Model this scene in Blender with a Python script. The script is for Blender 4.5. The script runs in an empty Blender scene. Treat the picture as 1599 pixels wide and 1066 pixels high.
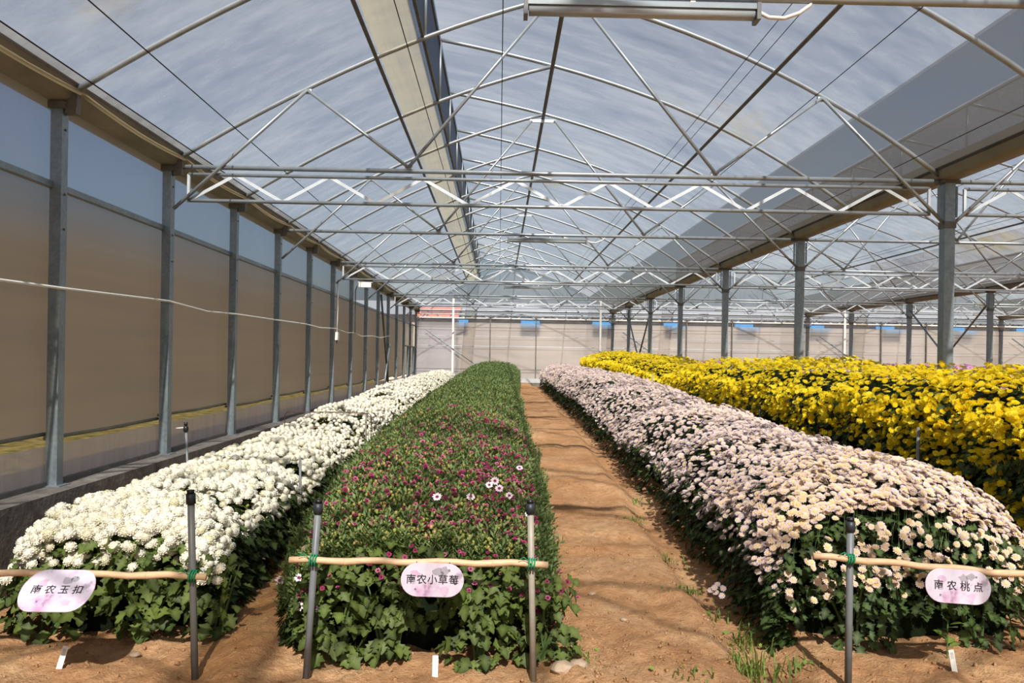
import bpy, math, random
import numpy as np
from mathutils import Vector, Matrix
rng = np.random.default_rng(7); random.seed(7)
SC = bpy.context.scene; COL = SC.collection
R = math.radians

# ------------------------------------------------------------------ camera, sky, sun, exposure
cam_d = bpy.data.cameras.new('camera'); cam = bpy.data.objects.new('camera', cam_d); COL.objects.link(cam)
YAW, ROLL = .0167, .0156
cam_d.sensor_width = 36; cam_d.sensor_fit = 'HORIZONTAL'; cam_d.lens = 1232/1599*36
cam_d.shift_y = 26.6/1599; cam_d.clip_start = .05; cam_d.clip_end = 500
fw = Vector((math.sin(YAW), math.cos(YAW), 0)); r0 = Vector((math.cos(YAW), -math.sin(YAW), 0)); u0 = Vector((0, 0, 1))
rr = r0*math.cos(ROLL)+u0*math.sin(ROLL); uu = u0*math.cos(ROLL)-r0*math.sin(ROLL)
cam.matrix_world = Matrix(((rr.x, uu.x, -fw.x, -.466), (rr.y, uu.y, -fw.y, -4.572), (rr.z, uu.z, -fw.z, 1.2), (0, 0, 0, 1)))
SC.camera = cam
CAMP = np.array([-.466, -4.572, 1.2])
SUN_EL, SUN_AZ = R(44), R(176)          # azimuth clockwise from +Y: the sun stands behind the camera
W = bpy.data.worlds.new('world'); SC.world = W; W.use_nodes = True
nt = W.node_tree; nt.nodes.clear()
sky = nt.nodes.new('ShaderNodeTexSky'); sky.sky_type = 'NISHITA'; sky.sun_disc = False
sky.sun_elevation = SUN_EL; sky.sun_rotation = SUN_AZ; sky.dust_density = 3.0; sky.air_density = 1.0; sky.ozone_density = 1.2
bg = nt.nodes.new('ShaderNodeBackground'); bg.inputs['Strength'].default_value = .082
wo = nt.nodes.new('ShaderNodeOutputWorld')
nt.links.new(sky.outputs[0], bg.inputs['Color']); nt.links.new(bg.outputs[0], wo.inputs[0])
sd = bpy.data.lights.new('sun', 'SUN'); sd.energy = 10.5; sd.angle = R(.9); sd.color = (1, .93, .82)
sun = bpy.data.objects.new('sun', sd); COL.objects.link(sun)
sv = Vector((math.sin(SUN_AZ)*math.cos(SUN_EL), math.cos(SUN_AZ)*math.cos(SUN_EL), math.sin(SUN_EL)))
sun.rotation_euler = (-sv).to_track_quat('-Z', 'Y').to_euler(); sun.location = (0, -6, 12)
vs = SC.view_settings; vs.view_transform = 'Standard'; vs.look = 'None'; vs.gamma = 1; vs.use_curve_mapping = False
vs.exposure = 0.0
SC.cycles.max_bounces = 8; SC.cycles.transparent_max_bounces = 24; SC.cycles.diffuse_bounces = 3
SC.cycles.glossy_bounces = 2; SC.cycles.transmission_bounces = 4; SC.cycles.caustics_reflective = False; SC.cycles.caustics_refractive = False

# ------------------------------------------------------------------ node helpers
def lin(c):
    return tuple(((v/255)/12.92 if v/255 <= .04045 else ((v/255+.055)/1.055)**2.4) for v in c)+(1,)
class NT:
    def __init__(s, name):
        s.m = bpy.data.materials.new(name); s.m.use_nodes = True; s.t = s.m.node_tree; s.t.nodes.clear()
        s.out = s.n('ShaderNodeOutputMaterial')
    def n(s, typ, **kw):
        x = s.t.nodes.new(typ)
        for k, v in kw.items():
            if k in x.inputs: x.inputs[k].default_value = v
            else: setattr(x, k, v)
        return x
    def l(s, a, b): s.t.links.new(a, b)
    def noise(s, scale, detail=4, rough=.55, stretch=None, coord='Object'):
        tc = s.n('ShaderNodeTexCoord'); src = tc.outputs[coord]
        if stretch:
            mp = s.n('ShaderNodeMapping'); mp.inputs['Scale'].default_value = stretch; s.l(src, mp.inputs[0]); src = mp.outputs[0]
        nz = s.n('ShaderNodeTexNoise', Scale=scale, Detail=detail, Roughness=rough); s.l(src, nz.inputs['Vector'])
        return nz.outputs['Fac']
    def ramp(s, fac, stops):
        rp = s.n('ShaderNodeValToRGB'); e = rp.color_ramp.elements
        while len(e) < len(stops): e.new(.5)
        for i, (p, c) in enumerate(stops): e[i].position = p; e[i].color = c if len(c) == 4 else tuple(c)+(1,)
        s.l(fac, rp.inputs[0]); return rp.outputs[0]
    def mix(s, fac, a, b, blend='MIX'):
        x = s.n('ShaderNodeMix', data_type='RGBA', blend_type=blend)
        for v, i in ((fac, 0), (a, 6), (b, 7)):
            if hasattr(v, 'links') or isinstance(v, bpy.types.NodeSocket): s.l(v, x.inputs[i])
            else: x.inputs[i].default_value = v
        return x.outputs[2]
    def attr(s, name):
        a = s.n('ShaderNodeAttribute', attribute_name=name); return a.outputs['Fac']
    def bump(s, h, strength=.3, dist=.01):
        b = s.n('ShaderNodeBump', Strength=strength, Distance=dist); s.l(h, b.inputs['Height']); return b.outputs[0]
    def pbr(s, color, rough=.6, metal=0, normal=None, spec=.4):
        p = s.n('ShaderNodeBsdfPrincipled', Roughness=rough, Metallic=metal)
        p.inputs['Specular IOR Level'].default_value = spec
        if isinstance(color, bpy.types.NodeSocket): s.l(color, p.inputs['Base Color'])
        else: p.inputs['Base Color'].default_value = color
        if normal: s.l(normal, p.inputs['Normal'])
        return p.outputs[0]
    def shade(s, a, b, fac):
        x = s.n('ShaderNodeMixShader')
        if isinstance(fac, bpy.types.NodeSocket): s.l(fac, x.inputs[0])
        else: x.inputs[0].default_value = fac
        s.l(a, x.inputs[1]); s.l(b, x.inputs[2]); return x.outputs[0]
    def done(s, sh): s.l(sh, s.out.inputs[0]); return s.m

def simple(name, c, rough=.6, metal=0, var=.12, scale=20, spec=.4):
    t = NT(name); f = t.noise(scale); c = lin(c)
    d = tuple(v*(1-var*2) for v in c[:3])+(1,); h = tuple(min(1, v*(1+var)) for v in c[:3])+(1,)
    return t.done(t.pbr(t.ramp(f, [(.25, d), (.75, h)]), rough, metal, spec=spec))
def film(name, tint, haze, hcol, streak, lo=.75, hi=1.25, gloss=.03, scale=1.3, blur=0, stain=None):
    """hazy plastic film: clear fraction plus a translucent dusty fraction that varies over the sheet"""
    t = NT(name); f = t.noise(scale, 6, .62, streak); g = t.noise(.45, 3)
    f2 = t.n('ShaderNodeMath', operation='ADD'); t.l(f, f2.inputs[0]); t.l(g, f2.inputs[1])
    mr = t.n('ShaderNodeMapRange'); t.l(f2.outputs[0], mr.inputs[0])
    for i, v in zip((1, 2, 3, 4), (.7, 1.3, haze*lo, min(.99, haze*hi))): mr.inputs[i].default_value = v
    tr = t.n('ShaderNodeBsdfTransparent', Color=lin(tint)) if not blur else t.n('ShaderNodeBsdfRefraction', Color=lin(tint), Roughness=blur, IOR=1.12); tl = t.n('ShaderNodeBsdfTranslucent', Color=lin(hcol))
    df = t.n('ShaderNodeBsdfDiffuse', Color=lin(hcol))
    if stain:
        sc_ = t.mix(t.ramp(t.noise(.42, 7, .68), [(.60, (0, 0, 0)), (.72, (.8, .8, .8))]), lin(hcol), lin(stain)); t.l(sc_, tl.inputs[0]); t.l(sc_, df.inputs[0])
    h = t.shade(tl.outputs[0], df.outputs[0], .35)
    sh = t.shade(tr.outputs[0], h, mr.outputs[0])
    gl = t.n('ShaderNodeBsdfGlossy', Roughness=.25)
    return t.done(t.shade(sh, gl.outputs[0], gloss))

M = {}
M['roof_film'] = film('roof_film', (238, 240, 244), .38, (186, 193, 204), (.35, 4.2, 4.2), .55, 1.4, stain=(186, 172, 118))
M['shaded_film'] = film('shaded_film', (226, 228, 230), .50, (104, 103, 102), (3, .35, 3), .75, 1.25, .01)  # film coloured darker, painting in the shadow of the neighbouring bay's roof
M['wall_film'] = film('wall_film', (226, 234, 244), .36, (214, 218, 224), (3, .25, .25))
M['curtain_film'] = film('curtain_film', (205, 206, 206), .52, (168, 162, 154), (2, .2, 9), blur=.45)
M['back_film'] = film('back_film', (236, 236, 238), .70, (206, 204, 204), (.3, .3, 3), blur=.3)
M['skirt'] = film('skirt_film', (230, 222, 220), .72, (250, 238, 232), (9, 9, .4), .85, 1.12)
M['gutter'] = simple('gutter_metal', (138, 132, 116), .6, .1, .15, 3)
M['beige_roll'] = film('beige_roll', (240, 232, 212), .45, (208, 198, 172), (9, .5, 9), .5, 1.4)
M['net'] = film('vent_net', (165, 165, 168), .45, (120, 120, 122), (4, 4, 4))
t = NT('galvanized_steel'); f = t.noise(38, 5, .7); g = t.noise(6)
c = t.mix(.5, t.ramp(f, [(.3, lin((106, 119, 126))), (.7, lin((158, 171, 178)))]), t.ramp(g, [(.3, lin((120, 132, 140))), (.7, lin((152, 163, 170)))]))
M['steel'] = t.done(t.pbr(c, .42, .55))
M['tube'] = simple('bright_tube', (160, 168, 174), .4, .55, .1, 12)
M['dark_tube'] = simple('dark_shaded_tube', (112, 110, 106), .6, .3, .15, 10)  # dark steel for fittings; on the purlins it paints in their shade
M['flat_bar'] = simple('zinc_flat_bar', (205, 212, 218), .4, .4, .06)
M['wire'] = simple('black_twine', (48, 46, 48), .8)
M['white_pvc'] = simple('white_pvc', (232, 230, 224), .4, 0, .04)
M['black_plastic'] = simple('black_plastic', (26, 26, 28), .4)
M['grey_pvc'] = simple('grey_pvc', (112, 116, 120), .42, 0, .12, 14)
M['pale_pvc'] = simple('pale_pvc', (158, 152, 140), .45, 0, .14, 14)
M['cap'] = simple('dark_cap', (44, 50, 58), .45)
M['green_string'] = simple('green_string', (18, 140, 96), .6)
M['rust'] = simple('rusty_wire', (96, 62, 44), .7)
M['white_tag'] = simple('white_tag', (240, 240, 236), .5, 0, .03)
M['ink'] = simple('black_ink', (30, 26, 34), .6)
M['stone'] = simple('grey_stone', (172, 150, 128), .9, 0, .2, 16)
M['board'] = simple('pale_wood', (186, 160, 124), .8, 0, .1, 9)
M['lamp_body'] = simple('lamp_body', (140, 150, 156), .35, .4, .05)
M['diffuser'] = simple('lamp_diffuser', (172, 182, 188), .3, 0, .03)
def bamboo():
    t = NT('bamboo'); f = t.noise(5, 5, .6, (6, 40, 40)); g = t.noise(3)
    return t.done(t.pbr(t.mix(.5, t.ramp(f, [(.3, lin((176, 142, 104))), (.7, lin((222, 196, 160)))]), t.ramp(g, [(.3, lin((190, 150, 112))), (.7, lin((216, 190, 158)))])), .5))
M['bamboo'] = bamboo()
def concrete():
    t = NT('concrete'); f = t.noise(7, 8, .7); g = t.noise(40, 4)
    return t.done(t.pbr(t.ramp(f, [(.25, lin((70, 66, 64))), (.5, lin((104, 100, 96))), (.8, lin((138, 132, 126)))]), .9, 0, t.bump(g, .5, .01)))
M['concrete'] = concrete()
def soil():
    t = NT('soil'); f = t.noise(2.2, 8, .65); g = t.noise(26, 6, .7); h = t.noise(90, 3, .7)
    c = t.ramp(f, [(.3, lin((166, 122, 84))), (.5, lin((192, 150, 110))), (.72, lin((210, 176, 136)))])
    c = t.mix(t.ramp(g, [(.38, (0, 0, 0)), (.62, (.75, .75, .75))]), t.mix(.55, c, lin((138, 96, 62))), c)
    c = t.mix(t.ramp(h, [(.62, (0, 0, 0)), (.72, (.5, .5, .5))]), c, lin((216, 186, 146)))
    b = t.n('ShaderNodeMath', operation='MULTIPLY_ADD'); t.l(g, b.inputs[0]); b.inputs[1].default_value = 1.4; t.l(h, b.inputs[2])
    return t.done(t.pbr(c, .95, 0, t.bump(b.outputs[0], .7, .02), .1))
M['soil'] = soil()
def outdoor():
    t = NT('outdoor_earth'); f = t.noise(.7, 6, .6); g = t.noise(4, 5, .7)
    c = t.ramp(f, [(.3, lin((92, 80, 66))), (.6, lin((112, 97, 80))), (.8, lin((130, 113, 94)))])
    return t.done(t.pbr(t.mix(.35, c, t.ramp(g, [(.35, lin((88, 78, 52))), (.65, lin((136, 114, 92)))])), .95, spec=.1))
M['outdoor'] = outdoor()
M['litter'] = simple('leaf_litter', (92, 82, 46), .9, 0, .45, 9, .1)
M['pink_roof'] = simple('pink_roof', (214, 128, 108), .7)
M['blue_sheet'] = simple('blue_sheet', (64, 146, 206), .5)
M['pale_wall'] = simple('pale_wall', (180, 168, 156), .8, 0, .08, 1.5)
def veg(name, dark, light, trans=.25, rough=.55):
    t = NT(name); f = t.attr('rnd'); g = t.attr('tone')
    c = t.ramp(f, [(0, lin(dark)), (1, lin(light))])
    c = t.mix(g, c, t.mix(.5, c, lin((150, 170, 96))))
    p = t.pbr(c, rough, 0, spec=.25); tl = t.n('ShaderNodeBsdfTranslucent'); t.l(c, tl.inputs[0])
    return t.done(t.shade(p, tl.outputs[0], trans))
def petal(name, stops, centre, trans=.2, tstops=((.0, 0), (.55, 0), (.75, 1))):
    t = NT(name); f = t.attr('rnd'); g = t.attr('tone')
    c = t.ramp(f, [(p, lin(q)) for p, q in stops])
    c = t.mix(t.ramp(g, [(p, (v, v, v)) for p, v in tstops]), c, centre if isinstance(centre, tuple) and len(centre) == 4 else lin(centre))
    p = t.pbr(c, .6, 0, spec=.2); tl = t.n('ShaderNodeBsdfTranslucent'); t.l(c, tl.inputs[0])
    return t.done(t.shade(p, tl.outputs[0], trans))
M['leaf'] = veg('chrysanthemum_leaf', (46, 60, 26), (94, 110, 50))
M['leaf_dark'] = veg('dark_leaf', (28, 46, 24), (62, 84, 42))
M['shoot'] = veg('green_shoot', (84, 108, 60), (138, 156, 102), .4)
M['weed'] = veg('weed', (76, 104, 44), (132, 156, 74), .35)
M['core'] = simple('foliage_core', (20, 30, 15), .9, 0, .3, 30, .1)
M['stem'] = simple('stem', (86, 110, 58), .7, 0, .15)
M['white_petal'] = petal('white_petal', [(0, (218, 212, 180)), (.3, (232, 228, 208)), (1, (240, 237, 224))], (238, 232, 200))
M['pink_petal'] = petal('pink_petal', [(0, (200, 185, 196)), (.45, (218, 202, 206)), (.75, (226, 204, 192)), (1, (232, 210, 180))], (226, 196, 120))
M['yellow_petal'] = petal('yellow_petal', [(0, (246, 214, 24)), (.5, (255, 234, 44)), (1, (255, 242, 84))], (252, 220, 36), .5)
M['magenta_petal'] = petal('magenta_petal', [(0, (120, 36, 72)), (.6, (168, 58, 104)), (1, (204, 110, 150))], (96, 24, 54))
M['open_petal'] = petal('open_petal', [(0, (238, 208, 224)), (1, (250, 236, 242))], (120, 30, 70))
M['bud'] = petal('green_bud', [(0, (112, 128, 60)), (.6, (160, 160, 86)), (1, (196, 160, 112))], (150, 150, 80))
M['purple_petal'] = petal('purple_petal', [(0, (150, 96, 140)), (1, (206, 160, 196))], (170, 110, 150))
def plaque_print():
    t = NT('plaque_print'); f = t.noise(9, 5, .6); g = t.noise(16, 5, .65); h = t.noise(5)
    c = t.ramp(f, [(.35, lin((204, 198, 210))), (.52, lin((198, 188, 204))), (.66, lin((194, 150, 186)))])
    c = t.mix(t.ramp(g, [(.57, (0, 0, 0)), (.66, (.8, .8, .8))]), c, lin((140, 130, 142)))
    return t.done(t.pbr(c, .35))
M['plaque'] = plaque_print()
M['wash_grey'] = simple('wash_grey', (160, 154, 164), .5); M['wash_pink'] = simple('wash_pink', (200, 172, 198), .5)

# ------------------------------------------------------------------ mesh helpers
class MB:
    def __init__(s): s.v = []; s.f = []
    def add(s, v, f):
        o = len(s.v); s.v += [tuple(map(float, p)) for p in v]; s.f += [tuple(i+o for i in q) for q in f]; return s
    def box(s, lo, hi):
        x0, y0, z0 = lo; x1, y1, z1 = hi
        return s.add([(x0, y0, z0), (x1, y0, z0), (x1, y1, z0), (x0, y1, z0), (x0, y0, z1), (x1, y0, z1), (x1, y1, z1), (x0, y1, z1)],
                     [(0, 3, 2, 1), (4, 5, 6, 7), (0, 1, 5, 4), (1, 2, 6, 5), (2, 3, 7, 6), (3, 0, 4, 7)])
    def tube(s, pts, r, n=7, sy=1):
        P = [Vector(p) for p in pts]; m = len(P); rs = r if hasattr(r, '__len__') else [r]*m
        v = []; f = []; prev = None
        for i in range(m):
            d = (P[min(i+1, m-1)]-P[max(i-1, 0)]).normalized()
            a = d.cross(Vector((0, 0, 1))) if abs(d.z) < .95 else d.cross(Vector((0, 1, 0)))
            a.normalize(); b = a.cross(d)
            if prev is not None and a.dot(prev) < 0: a = -a; b = -b
            prev = a
            for k in range(n):
                w = 2*math.pi*k/n; v.append(P[i]+a*(math.cos(w)*rs[i])+b*(math.sin(w)*rs[i]*sy))
        for i in range(m-1):
            for k in range(n):
                k2 = (k+1) % n; f.append((i*n+k, i*n+k2, (i+1)*n+k2, (i+1)*n+k))
        f.append(tuple(range(n-1, -1, -1))); f.append(tuple(range((m-1)*n, m*n)))
        return s.add(v, f)
    def bar(s, p0, p1, w, h):
        return s.tube([p0, p1], [1, 1], 4) if False else s._bar(Vector(p0), Vector(p1), w, h)
    def _bar(s, p, q, w, h):
        d = (q-p).normalized(); a = d.cross(Vector((0, 0, 1))) if abs(d.z) < .95 else Vector((1, 0, 0)); a.normalize(); b = a.cross(d)
        v = []
        for e in (p, q):
            for sx, sz in ((-1, -1), (1, -1), (1, 1), (-1, 1)): v.append(e+a*sx*w/2+b*sz*h/2)
        return s.add(v, [(0, 1, 2, 3), (7, 6, 5, 4), (0, 4, 5, 1), (1, 5, 6, 2), (2, 6, 7, 3), (3, 7, 4, 0)])
    def grid(s, xs, fn, thick=0):
        return s
    def mesh(s, name, mat, smooth=False):
        me = bpy.data.meshes.new(name); me.from_pydata(s.v, [], s.f); me.materials.append(mat)
        if smooth: me.shade_smooth()
        me.update(); return me
    def build(s, name, mat, parent=None, smooth=False):
        return link(name, s.mesh(name, mat, smooth), parent)
def link(name, data, parent=None):
    o = bpy.data.objects.new(name, data); COL.objects.link(o)
    if parent is not None: o.parent = parent
    return o
def empty(name, loc=(0, 0, 0)):
    o = link(name, None); o.location = loc; o.empty_display_size = .1; return o
def tag(o, label=None, cat=None, group=None, kind=None):
    for k, v in (('label', label), ('category', cat), ('group', group), ('kind', kind)):
        if v: o[k] = v
    return o
def at(o, loc):           # children keep world coordinates under a placed Empty
    return Vector(loc)
def trimesh(name, V, F, mats, tone=None, rnd=None, smooth=True):
    me = bpy.data.meshes.new(name); nv, nf = len(V), len(F)
    me.vertices.add(nv); me.vertices.foreach_set('co', np.ascontiguousarray(V, np.float32).ravel())
    me.loops.add(nf*3); me.loops.foreach_set('vertex_index', np.ascontiguousarray(F, np.int32).ravel())
    me.polygons.add(nf); me.polygons.foreach_set('loop_start', np.arange(0, nf*3, 3, dtype=np.int32))
    me.polygons.foreach_set('loop_total', np.full(nf, 3, np.int32))
    for nm, a in (('tone', tone), ('rnd', rnd)):
        if a is not None:
            at_ = me.attributes.new(nm, 'FLOAT', 'POINT'); at_.data.foreach_set('value', np.ascontiguousarray(a, np.float32))
    me.materials.append(mats); me.update(calc_edges=True); me.validate()
    if smooth: me.shade_smooth()
    return me

# ------------------------------------------------------------------ noise and ground height
LAT = rng.random((64, 64))
def vnoise(x, y, s):
    x = np.asarray(x)*s+17.3; y = np.asarray(y)*s+9.1
    xi = np.floor(x).astype(int); yi = np.floor(y).astype(int); fx = x-xi; fy = y-yi
    fx = fx*fx*(3-2*fx); fy = fy*fy*(3-2*fy); g = lambda a, b: LAT[a % 64, b % 64]
    return (g(xi, yi)*(1-fx)+g(xi+1, yi)*fx)*(1-fy)+(g(xi, yi+1)*(1-fx)+g(xi+1, yi+1)*fx)*fy-.5
GY = [-12, -1.3, -.3, 1.7, 5.1, 10, 19.6]; GZ = [-.06, -.03, .02, .17, .30, .37, .43]
def zbase(y): return np.interp(y, GY, GZ)
def sstep(a, b, x):
    t = np.clip((np.asarray(x)-a)/(b-a), 0, 1); return t*t*(3-2*t)
def zg(x, y):
    x = np.asarray(x, float); y = np.asarray(y, float)
    z = zbase(y)+.0*x
    wob = .06*vnoise(y*0, y, 1.1)
    z = z+.035*sstep(-.32, -.12, x+wob)*(1-sstep(.42, .62, x+wob))-.075*sstep(.45, .62, x+wob)*(1-sstep(.72, .95, x))
    z = z-.05*sstep(-2.6, -2.75, x)+.03*np.exp(-((x+1.48)/.1)**2)
    z = z+.035*vnoise(x, y, 2.3)+.03*vnoise(x, y, 6)+.018*vnoise(x, y, 15)
    near = np.exp(-((y+1.7)/1.0)**2)
    z = z+near*(.02*vnoise(x, y, 31)+.012*vnoise(x+5, y, 60))
    foot = np.maximum(0, np.sin(y*6.3+2*vnoise(x, y, 1.5)))**3*(sstep(-.2, 0, x)*(1-sstep(.35, .5, x)))
    return z-.018*foot

xs = np.unique(np.concatenate([np.arange(-2.84, 2.2, .03), np.arange(2.2, 5, .12), np.arange(5, 21.3, .6)]))
ys = np.unique(np.concatenate([np.arange(-9, -2.6, .25), np.arange(-2.6, 1, .03), np.arange(1, 5, .06), np.arange(5, 19.36, .16), [19.36]]))
X, Y = np.meshgrid(xs, ys); Z = zg(X, Y); nx, ny = len(xs), len(ys)
V = np.stack([X, Y, Z], -1).reshape(-1, 3); i = (np.arange(ny-1)[:, None]*nx+np.arange(nx-1)[None]).ravel()
F = np.concatenate([np.stack([i, i+1, i+nx+1], 1), np.stack([i, i+nx+1, i+nx], 1)])
tag(link('floor', trimesh('floor', V, F, M['soil'])), 'bare reddish brown soil floor with a trodden path between the flower beds', 'soil floor', kind='structure')

# ------------------------------------------------------------------ outdoors (seen through the films)
xs = np.concatenate([np.linspace(-40, -3.15, 50)]); ys = np.linspace(-15, 60, 60); X, Y = np.meshgrid(xs, ys)
bank = 3.3*sstep(-5.6, -11.5, X)**1.2
Z = .28+.2*vnoise(X, Y, .5)*sstep(-4, -6, X)+bank; nx, ny = len(xs), len(ys)
V = np.stack([X, Y, Z], -1).reshape(-1, 3); i = (np.arange(ny-1)[:, None]*nx+np.arange(nx-1)[None]).ravel()
F = np.concatenate([np.stack([i, i+1, i+nx+1], 1), np.stack([i, i+nx+1, i+nx], 1)])
tag(link('terrain', trimesh('terrain', V, F, M['outdoor'])), 'brown earth bank outside beyond the left film wall', 'earth bank', kind='structure')
tag(MB().box((-4.6, -12, .3), (-3.16, 19.5, .46)).build('litter_strip', M['litter']), 'strip of fallen yellow leaves and grass just outside the left wall', 'leaf litter', kind='stuff')
tag(MB().box((-3.1, 19.75, -.2), (60, 70, .3)).build('ground', M['outdoor']), 'bare ground outside behind the back wall', 'ground', kind='structure')
bd = tag(empty('building', (9, 27, .3)), 'long pale low building with blue panels seen through the back wall', 'building')
def local(o, mb):
    L = o.location; mb.v = [(x-L.x, y-L.y, z-L.z) for x, y, z in mb.v]; return mb
local(bd, MB().box((-7, 26, .28), (24, 30, 2.85))).build('wall', M['pale_wall'], bd)
local(bd, MB().add([(-7.3, 25.7, 2.83), (24.3, 25.7, 2.83), (24.3, 30.3, 2.83), (-7.3, 30.3, 2.83), (-7.3, 28, 3.5), (24.3, 28, 3.5)], [(0, 1, 5, 4), (2, 3, 4, 5), (1, 2, 5), (3, 0, 4), (3, 2, 1, 0)])).build('roof', simple('grey_roof', (150, 152, 156)), bd)
for k in range(9):
    x = -2.38+2.74*k
    local(bd, MB().box((x, 25.62, 2.40), (x+.72, 25.98, 2.74))).build('blue_panel', M['blue_sheet'], bd)
ph = tag(empty('shed', (-2.4, 23, .3)), 'small shed with a salmon pink roof outside the back left corner', 'shed')
local(ph, MB().box((-3.25, 22.6, .3), (-1.95, 24.4, 2.56))).build('wall', simple('shed_wall', (176, 170, 180)), ph)
local(ph, MB().add([(-3.3, 22.3, 2.56), (-1.85, 22.3, 2.56), (-1.85, 24.6, 2.9), (-3.3, 24.6, 2.9), (-3.3, 22.3, 2.72), (-1.85, 22.3, 2.72), (-1.85, 24.6, 3.06), (-3.3, 24.6, 3.06)], [(0, 3, 2, 1), (4, 5, 6, 7), (0, 1, 5, 4), (1, 2, 6, 5), (2, 3, 7, 6), (3, 0, 4, 7)])).build('roof', M['pink_roof'], ph)

# ------------------------------------------------------------------ ceiling: arches, films, vents, trusses, purlins
Y0, Y1 = -9.0, 19.5; POSTS = np.arange(-9, 19.6, 1.5); FRAMES = np.arange(-7.5, 19.6, 3.0)
PL = np.polyfit([-2.93, -1.95, -.95, 0], [2.69, 3.25, 3.70, 4.01], 3); PR = np.polyfit([2.93, 2.0, .95, 0, -1.07], [2.67, 3.28, 3.72, 4.03, 4.24], 3)
zl = lambda x: float(np.polyval(PL, x)); zr = lambda x: float(np.polyval(PR, x))
XL = np.linspace(-2.93, 0, 15); XR = np.linspace(2.93, -1.07, 19)
ceil = tag(empty('ceiling', (0, 0, 2.6)), 'arched greenhouse roof of hazy plastic film over steel tubes', 'greenhouse roof', kind='structure')
def cpart(name, mb, mat, parent=ceil, smooth=False):
    o = mb.build(name, mat, parent, smooth); o.matrix_parent_inverse = Matrix.Translation(-ceil.location); return o
def strip(pts, y0, y1, ny=2):
    mb = MB(); n = len(pts); yy = np.linspace(y0, y1, ny)
    mb.v = [(x, y, z) for y in yy for x, z in pts]
    mb.f = [(j*n+i, j*n+i+1, (j+1)*n+i+1, (j+1)*n+i) for j in range(ny-1) for i in range(n-1)]
    return mb
la = MB().tube([(x, 0, zl(x)) for x in XL], .019, 8).mesh('arch_tube', M['tube'], True)
ra = MB().tube([(x, 0, zr(x)) for x in XR], .019, 8).mesh('arch_tube', M['tube'], True)
vp = MB().tube([(-1.07, 0, zl(-1.07)), (-1.07, 0, zr(-1.07))], .013, 6).mesh('vent_post', M['tube'], True)
# one lattice truss and one plain truss (local to its frame plane), cut to parts
def truss_parts(lattice):
    P = []
    P.append(('chord', MB().tube([(-2.97, 0, 2.625), (2.97, 0, 2.625)], .018, 8), 'tube'))
    if lattice:
        P.append(('chord', MB().tube([(-2.86, .012, 2.572), (2.86, .012, 2.572)], .014, 6), 'tube'))
        P.append(('chord', MB().tube([(-2.86, .012, 2.372), (2.86, .012, 2.372)], .015, 6), 'tube'))
        P.append(('upright', MB().bar((-2.86, .012, 2.572), (-2.86, .012, 2.36), .02, .02), 'flat_bar'))
        P.append(('upright', MB().bar((2.86, .012, 2.572), (2.86, .012, 2.36), .02, .02), 'flat_bar'))
        n = 16; w = 5.72/n
        for k in range(n):
            x0 = -2.86+k*w; a, b = (2.372, 2.572) if k % 2 == 0 else (2.572, 2.372)
            P.append(('web_bar', MB().bar((x0, .012, a), (x0+w, .012, b), .006, .024), 'flat_bar'))
    W_ = [(-2.96, 2.30), (-1.96, zl(-1.96)-.02), (-1.18, 2.65), (-.13, 3.93), None, (.13, 3.94), (1.18, 2.65), (2.0, zr(2.0)-.02), (2.96, 2.30)]
    for a, b in zip(W_[:-1], W_[1:]):
        if a and b: P.append(('brace', MB().tube([(a[0], -.02, a[1]), (b[0], -.02, b[1])], .0135, 6), 'tube'))
    for x, z in ((-1.96, zl(-1.96)-.02), (-1.18, 2.655), (0, 3.94), (1.18, 2.655), (2.0, zr(2.0)-.02)):
        P.append(('bracket', MB().box((x-.03 if x else -.15, -.012, z-.022), (x+.03 if x else .15, .012, z+.012)), 'flat_bar'))
    return [(n, mb.mesh(n, M[m], n not in ('bracket', 'web_bar', 'upright')), ) for n, mb, m in P]
TP = {True: truss_parts(True), False: truss_parts(False)}
NB = 4
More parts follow.
